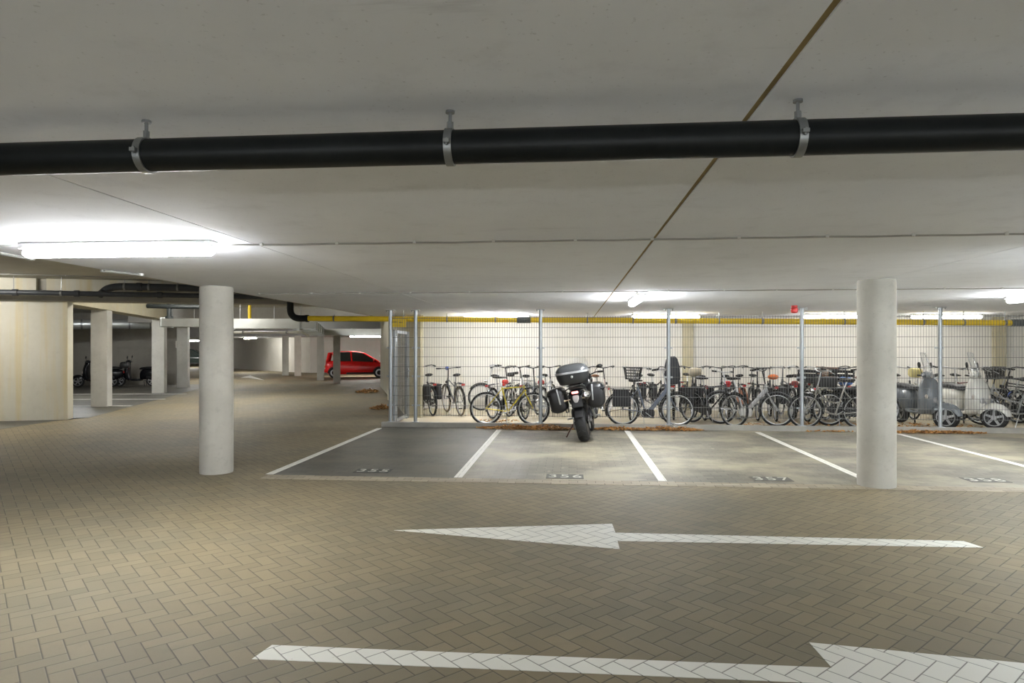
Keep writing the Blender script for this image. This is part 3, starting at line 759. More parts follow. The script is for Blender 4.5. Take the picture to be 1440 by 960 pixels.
    for a in acc:
        kind, c = a if isinstance(a, tuple) else (a, (.02, .02, .022))
        am = paint(c, .6, 0, .2)
        if kind == 'pannier':
            for s in (-1, 1):
                MB().rbox((rear.x-.03, s*.135, .56), (.36, .13, .34), .04, top=.94).rbox((rear.x-.03, s*.14, .735), (.37, .14, .03), .012).build('pannier', am, t)
        elif kind == 'basket':
            b = MB(); cx, cz = hb.x+.20, 1.05; fx, fy, fz = .27, .36, .25
            for zz, kk in ((-1, .8), (-.5, .86), (0, .92), (.5, .97), (1, 1)):
                X, Y = fx/2*kk, fy/2*kk; Z = cz+zz*fz/2
                b.tube([(cx-X, -Y, Z), (cx+X, -Y, Z), (cx+X, Y, Z), (cx-X, Y, Z), (cx-X, -Y, Z)], .006 if abs(zz) < 1 else .010, 6)
            for i in range(9):
                for sy in (-1, 1):
                    xx = -1+2*i/8; b.tube([(cx+xx*fx/2*.8, sy*fy/2*.8, cz-fz/2), (cx+xx*fx/2, sy*fy/2, cz+fz/2)], .007, 5)
                for sx in (-1, 1):
                    yy = -1+2*i/8; b.tube([(cx+sx*fx/2*.8, yy*fy/2*.8, cz-fz/2), (cx+sx*fx/2, yy*fy/2, cz+fz/2)], .007, 5)
            b.box((cx, 0, cz-fz/2), (fx*.8, fy*.8, .008)); b.build('basket', am, t, xf=sxf)
        elif kind == 'crate':
            b = MB(); cx, cz = (hb.x+.22, 1.0); fx, fy, fz = .30, .40, .24
            b.box((cx, 0, cz-fz/2), (fx, fy, .014))
            for i in range(3):
                Z = cz-fz/2+.05+i*.085
                for sy in (-1, 1): b.box((cx, sy*fy/2, Z), (fx, .012, .055))
                for sx in (-1, 1): b.box((cx+sx*fx/2, 0, Z), (.012, fy, .055))
            for sx in (-1, 1):
                for sy in (-1, 1): b.box((cx+sx*(fx/2-.012), sy*(fy/2-.012), cz), (.026, .026, fz))
            b.build('crate', am, t, xf=sxf)
        elif kind == 'carrier':
            b = MB(); cx = hb.x+.20; Z = .80
            for s in (-1, 1):
                b.tube([(cx-.16, s*.16, Z), (cx+.16, s*.16, Z), (cx+.17, s*.15, Z+.10)], .010, 8); b.tube([(cx-.02, s*.1, Z), (front.x, s*.07, R)], .008, 6)
                b.tube([(cx-.16, s*.15, Z), (cx-.20, s*.13, Z+.28), (cx-.20, 0, Z+.31)], .010, 8)
            for i in range(6): b.tube([(cx-.16+i*.062, -.16, Z), (cx-.16+i*.062, .16, Z)], .006, 6)
            b.build('front_carrier', am, t, xf=sxf)
        elif kind == 'rearcrate':
            MB().rbox((rear.x-.06, 0, R*2+.21), (.36, .30, .22), .03, top=1.08).build('rear_box', am, t)
        elif kind == 'bag':
            MB().rbox((rear.x-.04, 0, R*2+.19), (.34, .26, .19), .07, top=.85).build('rear_bag', am, t)
        elif kind == 'tailbag':
            MB().rbox((rear.x-.20, 0, R*2+.135), (.13, .15, .10), .035, top=.9).build('tail_bag', am, t)
        elif kind == 'frontbag':
            MB().rbox((hb.x+.20, 0, 1.05), (.18, .27, .21), .06, top=1.05).build('front_bag', am, t, xf=sxf)
        elif kind == 'childseat':
            sx = rear.x-.06; b = MB()
            rings = []
            for zz, w, d, x_ in ((.0, .12, .13, .06), (.10, .17, .15, .04), (.22, .17, .05, -.09), (.40, .165, .045, -.13), (.55, .13, .04, -.16), (.62, .08, .03, -.17)):
                rings.append([Vector((sx+x_+d*cos(2*pi*j/14), w*sin(2*pi*j/14), .80+zz)) for j in range(14)])
            b.loft(rings)
            for s in (-1, 1): b.rbox((sx+.10, s*.16, 1.0), (.22, .03, .10), .013); b.rbox((sx+.14, s*.15, .68), (.10, .06, .36), .02)
            b.build('child_seat', am, t)
        elif kind == 'skirt':
            for s in (-1, 1):
                b = MB(); pr = [(rear.x+(R+.02)*cos(radians(q)), rear.z+(R+.02)*sin(radians(q))) for q in range(10, 181, 17)]+[(rear.x-.08, rear.z), (rear.x+.1, rear.z-.02)]
                b.prism(pr, s*.052-.004, s*.052+.004); b.build('skirt_guard', am, t)
        elif kind == 'motor':
            MB().rbox(bb+Vector((.05, 0, -.02)), (.27, .13, .19), .06).build('motor', am, t)
        elif kind == 'battery':
            MB().rbox((rear.x+.02, 0, R*2+.04), (.36, .11, .07), .02).build('battery', am, t)
        elif kind == 'screenbag':
            MB().rbox((ht.x+.05, 0, 1.11), (.05, .08, .09), .02).build('handlebar_bag', am, t, xf=sxf)
        elif kind == 'lock':
            MB().torus(rear+Vector((.16, 0, .26)), (1, 0, .5), .06, .012, 16, 6).build('ring_lock', am, t)
        elif kind == 'seatcover':
            b = MB(); b.ell(sd+Vector((-.03, 0, -.015)), (.15, .115, .06), 14, 8); b.build('saddle_cover', am, t)
    return t

def build_bicycles():
    bk = (.018, .018, .02); gr = (.16, .17, .18); sil = (.45, .46, .47); wh = (.72, .72, .70); slate = (.13, .155, .21)
    def at(px, Y): return XatY(px, Y), Y
    B = bicycle
    B('yellow racing bicycle close behind the fence, left of the motorcycle', *at(716.5, 13.50), 0, 'race', (.62, .50, .03), wb=.985, bar='drop', lean=2, tyre=m_rubber, sad=1.0)
    B('slate blue electric bicycle with large black panniers close behind the fence', *at(914, 13.58), -5, 'ebike', slate, wb=1.10, bar='city', lean=3, acc=[('pannier', (.022, .022, .026)), ('motor', (.02, .02, .022))], sad=.95)
    x, y = at(1001, 13.95)
    B('black bicycle with wide handlebar turned towards the viewer, beside the silver electric bicycle', x, y, -52, 'city', bk, bar='flat', lean=3, acc=[('pannier', (.02, .02, .022))], wb=1.08)
    B('silver electric bicycle with a pale motor cover, close behind the fence', *at(1052, 13.92), -24, 'ebike', sil, wb=1.12, lean=4, steer=16, acc=[('motor', (.62, .62, .6))], guard=(.10, .10, .11))
    B('grey bicycle with cream handlebar grips just left of the right round column', *at(1170, 13.50), 180, 'oma', (.30, .29, .25), wb=1.04, lean=3, acc=[('lock', (.02, .02, .02))])
    B('black bicycle half hidden by the right round column', *at(1204, 13.98), 0, 'city', bk, wb=1.06, lean=2, acc=[('rearcrate', (.03, .03, .03))])
    # row along the back wall, left to right
    B('black bicycle with black panniers and red reflector beside the gate', *at(600, 15.75), 118, 'oma', bk, acc=[('pannier', (.016, .016, .017)), ('lock', (.5, .05, .02))])
    B('black and silver bicycle with tan tyres, second from the gate', *at(638, 15.75), 118, 'mixed', (.09, .09, .10), acc=[('screenbag', (.05, .09, .35))], tyre=paint((.24, .19, .12), .7), bar='flat')
    B('white bicycle parked flat along the back wall behind the yellow bicycle', *at(706, 16.72), 180, 'step', wh, lean=0, wb=1.08)
    B('silver bicycle behind the saddle of the yellow bicycle', *at(707, 15.25), 72, 'step', sil, lean=2)
    B('white bicycle with a small red tail bag behind the frame of the yellow bicycle', *at(728, 15.75), 74, 'oma', wh, acc=[('tailbag', (.50, .05, .04))], lean=2)
    B('grey bicycle behind the front wheel of the yellow bicycle', *at(748, 15.2), 78, 'oma', gr, lean=2)
    B('silver bicycle with a small red tail bag just left of the motorcycle', *at(772, 15.7), 80, 'mixed', sil, acc=[('tailbag', (.42, .04, .03))], lean=2)
    B('pale pink bicycle with brown saddle just right of the motorcycle', *at(846, 15.4), 70, 'oma', (.58, .46, .42), seatc=(.25, .10, .04), tyre=paint((.42, .36, .27), .7), guard=(.55, .5, .45), lean=2)
    B('dark bicycle with a big black front basket behind the slate electric bicycle', *at(893, 15.05), -104, 'oma', bk, acc=[('basket', (.018, .018, .018))], lean=2)
    B('black bicycle with raised handlebar behind the front of the slate electric bicycle', *at(921, 15.45), -78, 'mixed', bk, bar='flat', lean=2, acc=[('pannier', (.02, .02, .022))])
    B('grey bicycle carrying a dark child seat right of the fourth fence post', *at(947, 15.35), 82, 'step', gr, acc=[('childseat', (.055, .058, .07))], lean=2)
    B('dark bicycle with a beige front bag right of the child seat', *at(968, 15.85), -88, 'oma', bk, acc=[('frontbag', (.34, .30, .22)), ('lock', (.02, .02, .02))], lean=2)
    B('dark bicycle with black rear panniers behind the wide handlebar', *at(984, 15.3), 90, 'oma', bk, acc=[('pannier', (.016, .016, .018))], lean=2)
    B('black bicycle with a bright red tail bag beside the silver electric bicycle', *at(1019, 15.55), 84, 'city', bk, acc=[('tailbag', (.55, .03, .03))], lean=2)
    B('dark bicycle with salmon skirt guards behind the silver electric bicycle', *at(1037, 15.9), 88, 'oma', bk, acc=[('skirt', (.48, .20, .12)), ('lock', (.6, .4, .1))], lean=2)
    B('black bicycle with a tubular front carrier behind the silver electric bicycle', *at(1060, 15.35), -97, 'oma', bk, acc=[('carrier', (.02, .02, .02))], lean=2)
    B('bicycle with an orange saddle cover and black front basket', *at(1087, 15.2), 80, 'oma', (.05, .05, .055), acc=[('seatcover', (.75, .20, .05)), ('pannier', (.03, .03, .033))], lean=2)
    B('bicycle with a dull red tail bag left of the post below the alarm', *at(1107, 15.75), 86, 'city', gr, acc=[('tailbag', (.33, .08, .07))], lean=2)
    B('black bicycle with white mudguards behind the post below the alarm', *at(1124, 15.2), -92, 'oma', bk, acc=[('crate', (.02, .02, .022)), ('pannier', (.02, .02, .022))], guard=(.6, .6, .57), lean=2)
    B('cream bicycle with a brown wicker front basket', *at(1146, 15.65), -88, 'oma', (.62, .60, .48), acc=[('basket', (.22, .12, .07)), ('pannier', (.04, .03, .03))], guard=(.6, .58, .48), lean=2)
    B('black bicycle with a tall black front crate right of the wicker basket', *at(1162, 15.15), -84, 'city', bk, acc=[('crate', (.016, .016, .018)), ('rearcrate', (.02, .02, .02))], lean=2)
    B('bicycle with a bright blue bag over its rack', *at(1180, 15.6), 84, 'city', (.10, .12, .15), acc=[('bag', (.10, .22, .55)), ('pannier', (.02, .022, .03))], lean=2)
    B('bicycle with a reddish brown saddle nearest the left edge of the right round column', *at(1199, 15.1), 92, 'oma', bk, seatc=(.26, .13, .10), acc=[('pannier', (.03, .03, .035))], lean=2)
    B('bicycle with a yellow flowered front bag right of the right round column', *at(1268, 15.9), -92, 'oma', bk, acc=[('frontbag', (.62, .55, .24))], lean=2)
    B('silver bicycle behind the grey scooter', *at(1302, 16.1), 88, 'oma', sil, acc=[('pannier', (.2, .13, .10))], lean=2)
    B('bicycle with pale handlebar behind the fence post by the white scooter', *at(1331, 15.9), -90, 'oma', (.4, .4, .36), lean=2)
    B('bicycle with a dark red handlebar behind the seat of the white scooter', *at(1355, 16.1), -86, 'city', (.14, .04, .035), bar='flat', lean=2)
    B('black bicycle just right of the windscreen of the white scooter', *at(1394, 15.3), 118, 'oma', bk, lean=2, acc=[('lock', (.05, .1, .4))])
    B('grey bicycle with a black bag between the white scooter and the picture edge', *at(1412, 14.75), 122, 'oma', (.24, .24, .22), lean=2, acc=[('bag', (.02, .02, .022))])
    B('nearest silver grey bicycle at the right picture edge', *at(1424, 13.98), 126, 'oma', (.35, .36, .35), lean=3)
    B('black bicycle cut by the right picture edge', *at(1441, 15.0), 122, 'city', bk, lean=2, acc=[('basket', (.02, .02, .02))])

# ================================================================== scooters
def scooter(label, loc, h, col, dark=(.03, .03, .033), screen=True, lean=2, mirrors=True, z=.006, name='scooter', topcase=False, steer=0, trim=(.4, .4, .4)):
    t = thing(name, label, 'scooter', (*loc, z), (radians(-lean), 0, radians(h)), 'parked scooters')
    bm_ = paint(col, .22, .05, .05); dm = paint(dark, .5, 0, .15); tm = paint(trim, .35, .5)
    R = .235; rear = Vector((0, 0, R)); front = Vector((1.27, 0, R))
    Mx = Rz(radians(steer)); piv = Vector((1.02, 0, 0)); sxf = (lambda v: Mx @ (v-piv)+piv) if steer else None
    def wh(c, nm, xf=None):
        b = MB(); b.lathe(c, (0, 1, 0), [(-.045, .10), (-.05, .165), (-.038, .172), (.038, .172), (.05, .165), (.045, .10)], 28)
        for s in (-1, 1):
            for k in range(5):
                a = 2*pi*k/5+.3; d = Vector((cos(a), 0, sin(a)))
                b.box(c+d*.085+Vector((0, s*.047, 0)), (.17, .018, .045), Ry(-a))
            b.lathe(c+Vector((0, s*.045, 0)), (0, 1, 0), [(-.012, .05), (.012, .045)], 14)
            b.torus(c+Vector((0, s*.052, 0)), (0, 1, 0), .160, .010, 32, 6)
        w = b.build(nm, m_alu, t, xf=xf)
        MB().lathe(c, (0, 1, 0), [(-.05, .165), (-.062, .19), (-.055, .222), (-.03, R), (.03, R), (.055, .222), (.062, .19), (.05, .165)], 32).build('tyre', m_rubber, w, xf=xf)
    wh(rear, 'rear_wheel'); wh(front, 'front_wheel', sxf)
    # rear body
    def sup(cx, cz, hw, hz, n=18, e=.75):
        r = []
        for j in range(n):
            a = 2*pi*j/n; c_, s_ = cos(a), sin(a)
            r.append(Vector((cx, hw*math.copysign(abs(c_)**e, c_), cz+hz*math.copysign(abs(s_)**e, s_))))
        return r
    b = MB(); b.loft([sup(-.43, .58, .05, .07), sup(-.38, .56, .13, .14), sup(-.22, .54, .20, .20), sup(0, .535, .225, .225), sup(.20, .53, .215, .225), sup(.36, .51, .17, .22), sup(.45, .47, .12, .18), sup(.47, .45, .09, .14)])
    body = b.build('body_shell', bm_, t, 50)
    for s in (-1, 1): MB().rbox((.02, s*.215, .40), (.34, .03, .09), .014).build('side_trim', dm, body)
    b = MB(); b.loft([sup(-.36, .765, .10, .03), sup(-.30, .785, .15, .05), sup(-.05, .795, .16, .06), sup(.20, .785, .15, .055), sup(.42, .765, .11, .05), sup(.48, .75, .08, .03)])
    b.build('seat', dm, t, 60)
    b = MB(); b.loft([sup(.40, .30, .17, .06), sup(.60, .275, .19, .035), sup(.80, .29, .19, .045), sup(.90, .34, .17, .07)]); b.build('floorboard', bm_, t, 50)
    MB().rbox((.62, 0, .315), (.34, .28, .02), .009).build('foot_mat', dm, t)
    # leg shield
    def el(z_, cx, dx, dy, n=20):
        return [Vector((cx+dx*cos(2*pi*j/n)-(.05*(abs(sin(2*pi*j/n))**2)), dy*sin(2*pi*j/n), z_)) for j in range(n)]
    b = MB(); b.loft([el(.27, .88, .07, .17), el(.36, .93, .10, .21), el(.50, .98, .12, .24), el(.62, .985, .115, .245), el(.76, .97, .105, .225), el(.88, .95, .095, .185), el(.96, .93, .085, .13), el(1.01, .92, .07, .085)])
    ls = b.build('leg_shield', bm_, t, 50)
    MB().rbox((1.055, 0, .66), (.06, .09, .34), .025, Ry(radians(-14))).build('shield_trim', tm, ls)
    for s in (-1, 1): MB().ell((1.05, s*.15, .62), (.035, .03, .05), 10, 6).build('indicator', paint((.6, .55, .5), .25), ls)
    # fender
    b = MB(); rings = []
    for i in range(15):
        a = radians(10+i*11.2); d = Vector((cos(a), 0, sin(a))); ring = []
        k = sin(pi*min(1, max(0, (i+.8)/15.6)))**.5
        for tt in (-1, -.8, -.4, 0, .4, .8, 1, .75, .4, 0, -.4, -.75):
            i_ = 0
            ring.append(None)
        outer = [(-1, -.085), (-.9, -.02), (-.5, .022), (0, .035), (.5, .022), (.9, -.02), (1, -.085)]
        inner = [(.93, -.085), (.8, -.03), (.4, .006), (0, .018), (-.4, .006), (-.8, -.03), (-.93, -.085)]
        ring = [front+d*(R+.02+dr*(1 if dr > 0 else k))+Vector((0, .105*tt*(.5+.5*k), 0)) for tt, dr in outer+inner]
        rings.append(ring)
    b.loft(rings); b.build('front_fender', bm_, t, 50, xf=sxf)
    MB().tube([(.96, 0, .90), (1.10, 0, .52), (1.2, .075, .34), (1.27, .075, R)], .022, 10).build('fork', tm, t, xf=sxf)
    # headset
    b = MB(); b.ell((.90, 0, 1.05), (.10, .11, .075), 16, 10); b.ell((.90, .17, 1.04), (.045, .10, .035), 12, 8); b.ell((.90, -.17, 1.04), (.045, .10, .035), 12, 8)
    hs = b.build('headset', bm_, t, 60, xf=sxf)
    MB().lathe((.985, 0, 1.05), (1, 0, .1), [(-.02, .055), (0, .068), (.012, .066), (.022, .045)], 18).build('headlight', m_chrome, hs, xf=sxf)
    for s in (-1, 1):
        MB().tube([(.89, s*.24, 1.04), (.86, s*.36, 1.045)], .017, 10).build('grip', m_rubber, hs, xf=sxf)
        MB().tube([(.92, s*.25, 1.05), (.93, s*.36, 1.03)], .006, 6).build('brake_lever', m_alu, hs, xf=sxf)
        if mirrors:
            MB().tube([(.88, s*.20, 1.06), (.87, s*.27, 1.16), (.86, s*.31, 1.23)], .006, 6).lathe((.86, s*.32, 1.25), (1, 0, .15), [(-.012, .03), (-.008, .058), (.010, .06), (.016, .03)], 16).build('mirror', m_black if col[0] < .3 else m_black, hs, xf=sxf)
    if screen:
        b = MB(); rings = []
        for i in range(9):
            z_ = i/8; hw = .17*(1-.35*z_**3); ring = []
            for j in range(9):
                yy = -1+2*j/8; ring.append(Vector((1.03-.16*z_-.07*yy*yy, hw*yy, 1.02+.48*z_)))
            for j in range(8, -1, -1):
                yy = -1+2*j/8; ring.append(Vector((1.025-.16*z_-.07*yy*yy, hw*yy, 1.02+.48*z_)))
            rings.append(ring)
        b.loft(rings); ws = b.build('windscreen', m_winsh, t, 50, xf=sxf)
        b = MB(); path = [Vector((1.03-.16*zz-.07, s*.17*(1-.35*zz**3), 1.02+.48*zz)) for s, zz in [(-1, q/6) for q in range(7)]]
        path2 = [Vector((p.x, -p.y, p.z)) for p in path]
        top = [Vector((1.03-.16-.07*yy*yy, .11*yy, 1.50)) for yy in (-.6, 0, .6)]
        b.tube(path+top+path2[::-1], .006, 6); b.build('screen_edge', m_chrome, ws, xf=sxf)
    MB().rbox((-.435, 0, .62), (.04, .12, .09), .02).build('tail_light', m_red, t)
    MB().lathe((-.30, -.15, .24), (1, 0, .1), [(0, .03), (.03, .05), (.30, .05), (.36, .02)], 14).build('exhaust', m_black, t)
    MB().tube([(.30, .10, .26), (.27, .14, .02)], .014, 8).tube([(.30, -.10, .26), (.27, -.14, .02)], .014, 8).tube([(.30, -.12, .26), (.30, .12, .26)], .016, 8).build('centre_stand', m_black, t)
    b = MB()
    for s in (-1, 1): b.tube([(-.30, s*.10, .72), (-.45, s*.10, .76), (-.52, s*.08, .78), (-.53, 0, .78)], .009, 8)
    b.build('rear_rack', m_chrome, t)
    if topcase: MB().rbox((-.48, 0, .92), (.36, .38, .26), .07, top=.88).build('top_case', m_black, t)
    return t

def build_scooters():
    # front-wheel contact -> rear-wheel origin
    def place(px, Y, h): 
        x = XatY(px, Y); a = radians(h); return (x-1.27*cos(a), Y-1.27*sin(a))
    scooter('grey scooter with clear screen right of the right round column', place(1322, 13.58, -84), -84, (.20, .22, .24), screen=True, steer=38)
    scooter('white scooter with clear screen and spoked alloy wheel near the right picture edge', place(1388, 13.60, -90), -90, (.72, .71, .66), steer=44)
    m = (.008, .009, .012)
    def placed(px, py, h):
        q = G(px, py); a = radians(h); return (q.x-1.27*cos(a), q.y-1.27*sin(a))
    scooter('black scooter partly hidden by the nearest square column', placed(110, 544.6, 199), 199, m, (.012, .012, .014), screen=False, topcase=True)
    scooter('black scooter between the first and second square columns', placed(168, 543.6, 199), 199, m, (.012, .012, .014), screen=False)

# ================================================================== motorcycle
def build_motorcycle():
    q = G(823, 620.5)
    h = 84
    t = thing('motorcycle', 'black touring motorcycle with three cases leaning on its stand in bay 356', 'motorcycle', (q.x, q.y, .004), (radians(-9.5), 0, radians(h)))
    R = .325; rear = Vector((0, 0, R)); front = Vector((1.50, 0, R))
    gl, bk = m_blackgloss, m_black
    def mwheel(c, nm, w):
        b = MB(); b.lathe(c, (0, 1, 0), [(-w*.42, .16), (-w*.44, .225), (-w*.34, .232), (w*.34, .232), (w*.44, .225), (w*.42, .16)], 32)
        for s in (-1, 1):
            for k in range(5):
                a = 2*pi*k/5; d = Vector((cos(a), 0, sin(a))); b.box(c+d*.12+Vector((0, s*w*.2, 0)), (.22, .025, .035), Ry(-a))
        b.tube([c+Vector((0, -w*.6, 0)), c+Vector((0, w*.6, 0))], .035, 12)
        o = b.build(nm, paint((.04, .04, .042), .3, .5), t)
        prof = [(-.40, .222), (-.47, .25), (-.50, .275), (-.44, .297), (-.30, .315), (-.12, .324), (0, .326), (.12, .324), (.30, .315), (.44, .297), (.50, .275), (.47, .25), (.40, .222)]
        b = MB(); b.lathe(c, (0, 1, 0), [(a*w, r) for a, r in prof], 48)
        ty = b.build('tyre', m_rubber, o)
        b = MB()
        for k in range(22):                       # tread grooves as thin raised sipes
            a = 2*pi*k/22
            for s in (-1, 1):
                pts = []
                for u_ in (.06, .2, .36):
                    aa = a+s*.0+u_*.45; rr = .3275-.012*(u_/.36)**2
                    pts.append(c+Vector((cos(aa)*rr, s*u_*w, sin(aa)*rr)))
                b.tube(pts, .0028, 4)
        o2 = b.build('tread', paint((.03, .03, .03), .8), ty)
        return o
    mwheel(rear, 'rear_wheel', .185); mwheel(front, 'front_wheel', .12)
    # swingarm, engine, frame
    b = MB()
    for s in (-1, 1): b.tube([rear+Vector((-.03, s*.125, 0)), rear+Vector((.12, s*.13, .02)), Vector((.56, s*.10, .40))], [.03, .035, .04], 10)
    b.tube([(.56, -.12, .40), (.56, .12, .40)], .035, 10); b.build('swingarm', paint((.20, .20, .21), .35, .7), t)
    b = MB(); b.rbox((.76, 0, .46), (.46, .34, .34), .06); b.lathe((.70, .17, .42), (0, 1, 0), [(0, .12), (.04, .115), (.06, .08)], 18); b.lathe((.70, -.17, .42), (0, -1, 0), [(0, .13), (.04, .12), (.06, .09)], 18)
    b.rbox((.92, 0, .68), (.26, .30, .20), .04, Ry(radians(20)))
    for i in range(5): b.box((.92+.012*i, 0, .60+i*.035), (.30, .33, .010), Ry(radians(20)))
    b.build('engine', paint((.05, .05, .052), .4, .6), t)
    b = MB()
    for s in (-1, 1):
        b.tube([(1.18, s*.04, .95), (.95, s*.16, .78), (.60, s*.15, .62), (.56, s*.13, .40)], .022, 8)
        b.tube([(.60, s*.13, .68), (.20, s*.12, .78), (-.25, s*.10, .86)], .016, 8); b.tube([(.56, s*.13, .48), (.05, s*.12, .76)], .014, 8)
    b.build('main_frame', bk, t)
    # tank, seat, tail
    def sup(cx, cz, hw, hz, n=16, e=.75):
        r = []
        for j in range(n):
            a = 2*pi*j/n; c_, s_ = cos(a), sin(a)
            r.append(Vector((cx, hw*math.copysign(abs(c_)**e, c_), cz+hz*math.copysign(abs(s_)**e, s_))))
        return r
    MB().loft([sup(.58, .86, .09, .05), sup(.68, .90, .15, .10), sup(.86, .93, .19, .13), sup(1.04, .93, .19, .13), sup(1.14, .92, .12, .09)]).build('fuel_tank', gl, t, 60)
    MB().loft([sup(-.22, .93, .08, .02), sup(-.12, .94, .13, .04), sup(.10, .93, .15, .045), sup(.32, .86, .14, .045), sup(.50, .84, .12, .045), sup(.64, .86, .09, .04)]).build('seat', paint((.02, .02, .021), .65), t, 60)
    tl = MB().loft([sup(-.36, .86, .05, .03), sup(-.30, .855, .10, .055), sup(-.05, .86, .13, .06), sup(.25, .80, .14, .06)]).build('tail_unit', gl, t, 60)
    MB().rbox((-.372, .0, .868), (.03, .11, .038), .012).build('tail_light', emit((.9, .03, .02), .55, 'tail_light_red'), tl)
    MB().loft([sup(-.365, .80, .055, .022), sup(-.385, .755, .05, .022), sup(-.39, .72, .03, .02)]).build('reflector', paint((.30, .28, .27), .25), tl)
    MB().rbox((-.26, 0, .70), (.05, .20, .20), .02, Ry(radians(22))).build('rear_fender', bk, t)
    MB().rbox((.12, 0, .76), (.62, .30, .22), .06).rbox((.20, 0, .60), (.36, .24, .26), .06).build('inner_fender', bk, t)
    MB().torus(rear, (0, 1, 0), R+.022, .012, 12, 6, radians(-70), radians(20), rz=.08).build('hugger', bk, t)
    for s in (-1, 1): MB().tube([(-.30, s*.10, .76), (-.31, s*.19, .75)], .008, 6).ell((-.31, s*.21, .75), (.022, .035, .02), 10, 6).build('indicator', paint((.6, .5, .35), .3), t)
    # exhaust, high on the right (-y)
    b = MB(); b.tube([(.70, -.17, .34), (.45, -.20, .36), (.25, -.19, .50), (.05, -.175, .68)], .026, 12)
    ex = b.build('exhaust_pipe', m_alu, t)
    ax = Vector((-.9, -.06, .33)).normalized(); c0 = Vector((.08, -.17, .66))
    b = MB(); b.lathe(c0, ax, [(0, .03), (.04, .062), (.10, .066), (.42, .066), (.45, .060), (.46, .056)], 24); b.build('silencer', paint((.40, .39, .36), .35, .8), ex)
    b = MB(); b.lathe(c0+ax*.44, ax, [(0, .050), (.028, .058), (.034, .052), (.022, .030), (-.05, .028)], 22); b.build('silencer_cap', m_chrome, ex)
    # carriers and cases
    b = MB()
    for s in (-1, 1):
        b.tube([(.30, s*.13, .82), (.20, s*.20, .86), (-.32, s*.20, .88), (-.36, s*.12, .94), (-.36, 0, .95)], .010, 8)
        b.tube([(.25, s*.20, .84), (.15, s*.215, .52), (-.20, s*.215, .55), (-.32, s*.20, .88)], .010, 8)
    for i in range(5): b.tube([(-.40+i*.1, -.11, .985), (-.40+i*.1, .11, .985)], .008, 6)
    for s in (-1, 1): b.tube([(-.42, s*.11, .985), (.02, s*.11, .985), (.10, s*.11, .92)], .009, 6)
    b.build('luggage_carrier', paint((.05, .05, .05), .35, .4), t)
    for s in (-1, 1):
        tilt = Rx(radians(s*-5))
        c = Vector((-.10, s*.325, .77))
        b = MB(); b.rbox(c, (.50, .27, .42), .08, tilt, top=1.05); cs = b.build('side_case', m_black, t, 50)
        o = MB().rbox(c+tilt @ Vector((.0, s*.02, .125)), (.515, .265, .16), .06, tilt, top=.92).build('case_lid', m_blackgloss, cs, 50)
        MB().rbox(c+tilt @ Vector((-.255, s*-.045, .06)), (.022, .026, .27), .008, tilt).build('silver_strip', m_alu, cs)
    c = Vector((-.24, 0, 1.155)); rings = []
    def dr(z, hx, hy, ox=0, n=24, e=.6):
        r = []
        for j in range(n):
            a = 2*pi*j/n; c_, s_ = cos(a), sin(a); r.append(c+Vector((ox+hx*math.copysign(abs(c_)**e, c_), hy*math.copysign(abs(s_)**e, s_), z)))
        return r
    base = MB().loft([dr(-.15, .15, .20), dr(-.135, .18, .235), dr(-.05, .205, .265), dr(.035, .215, .28)]).build('top_case', paint((.022, .023, .024), .38), t, 50)
    MB().loft([dr(.066, .216, .281), dr(.10, .212, .275), dr(.15, .19, .24, .01), dr(.18, .15, .19, .02), dr(.195, .08, .11, .03), dr(.198, .02, .03, .03)]).build('lid', paint((.10, .105, .11), .22, .3), base, 60)
    MB().loft([dr(.032, .216, .282), dr(.036, .220, .287), dr(.064, .220, .287), dr(.068, .215, .281)]).build('silver_band', m_alu, base)
    MB().ell(c+Vector((-.212, 0, -.02)), (.012, .022, .022), 12, 8).build('badge', m_alu, base)
    # front end
    b = MB()
    for s in (-1, 1): b.tube([(1.16, s*.10, 1.0), (1.50, s*.10, R)], [.024, .028], 10)
    b.build('fork', paint((.12, .12, .12), .3, .7), t)
    b = MB()
    for s in (-1, 1): b.tube([(1.14, 0, 1.03), (1.14, s*.10, 1.06), (1.05, s*.30, 1.12), (1.0, s*.42, 1.11)], .012, 8)
    hbar = b.build('handlebar', bk, t)
    for s in (-1, 1):
        MB().tube([(1.03, s*.34, 1.12), (1.0, s*.44, 1.11)], .019, 10).build('grip', m_rubber, hbar)
        MB().tube([(1.08, s*.27, 1.12), (1.06, s*.40, 1.12)], .007, 6).build('lever', m_alu, hbar)
        MB().tube([(1.06, s*.28, 1.13), (1.09, s*.33, 1.19), (1.08, s*.36, 1.215)], .007, 6).ell((1.07, s*.385, 1.22), (.02, .06, .036), 12, 8).build('mirror', bk, hbar)
    MB().loft([sup(1.12, .96, .10, .10), sup(1.25, 1.0, .20, .17), sup(1.38, .98, .19, .15), sup(1.50, .92, .10, .07)]).build('fairing', gl, t, 60)
    b = MB(); rings = []
    for i in range(7):
        k = i/6; ring = []
        for sgn, off in ((1, 0), (-1, -.005)):
            for j in range(9):
                yy = (-1+2*j/8)*sgn; ring.append(Vector((1.36-.26*k-.08*yy*yy+off, .2*(1-.25*k*k)*yy, 1.10+.34*k)))
        rings.append(ring)
    b.loft(rings); b.build('windscreen', m_winsh, t, 60)
    MB().torus(front, (0, 1, 0), R+.03, .012, 14, 6, radians(-60), radians(50), rz=.065).build('front_fender', gl, t)
    b = MB(); b.tube([(.62, .16, .34), (.50, .29, .17), (.46, .36, .068)], [.014, .012, .011], 8); b.tube([(.44, .36, .068), (.50, .37, .070)], .012, 8); b.build('side_stand', paint((.09, .04, .03), .5), t)
    for s in (-1, 1): MB().tube([(.50, s*.15, .38), (.48, s*.30, .37)], .014, 8).build('footrest', m_alu, t)
    MB().torus(rear+Vector((0, .135, 0)), (0, 1, 0), .10, .008, 24, 6).build('sprocket', m_alu, t)
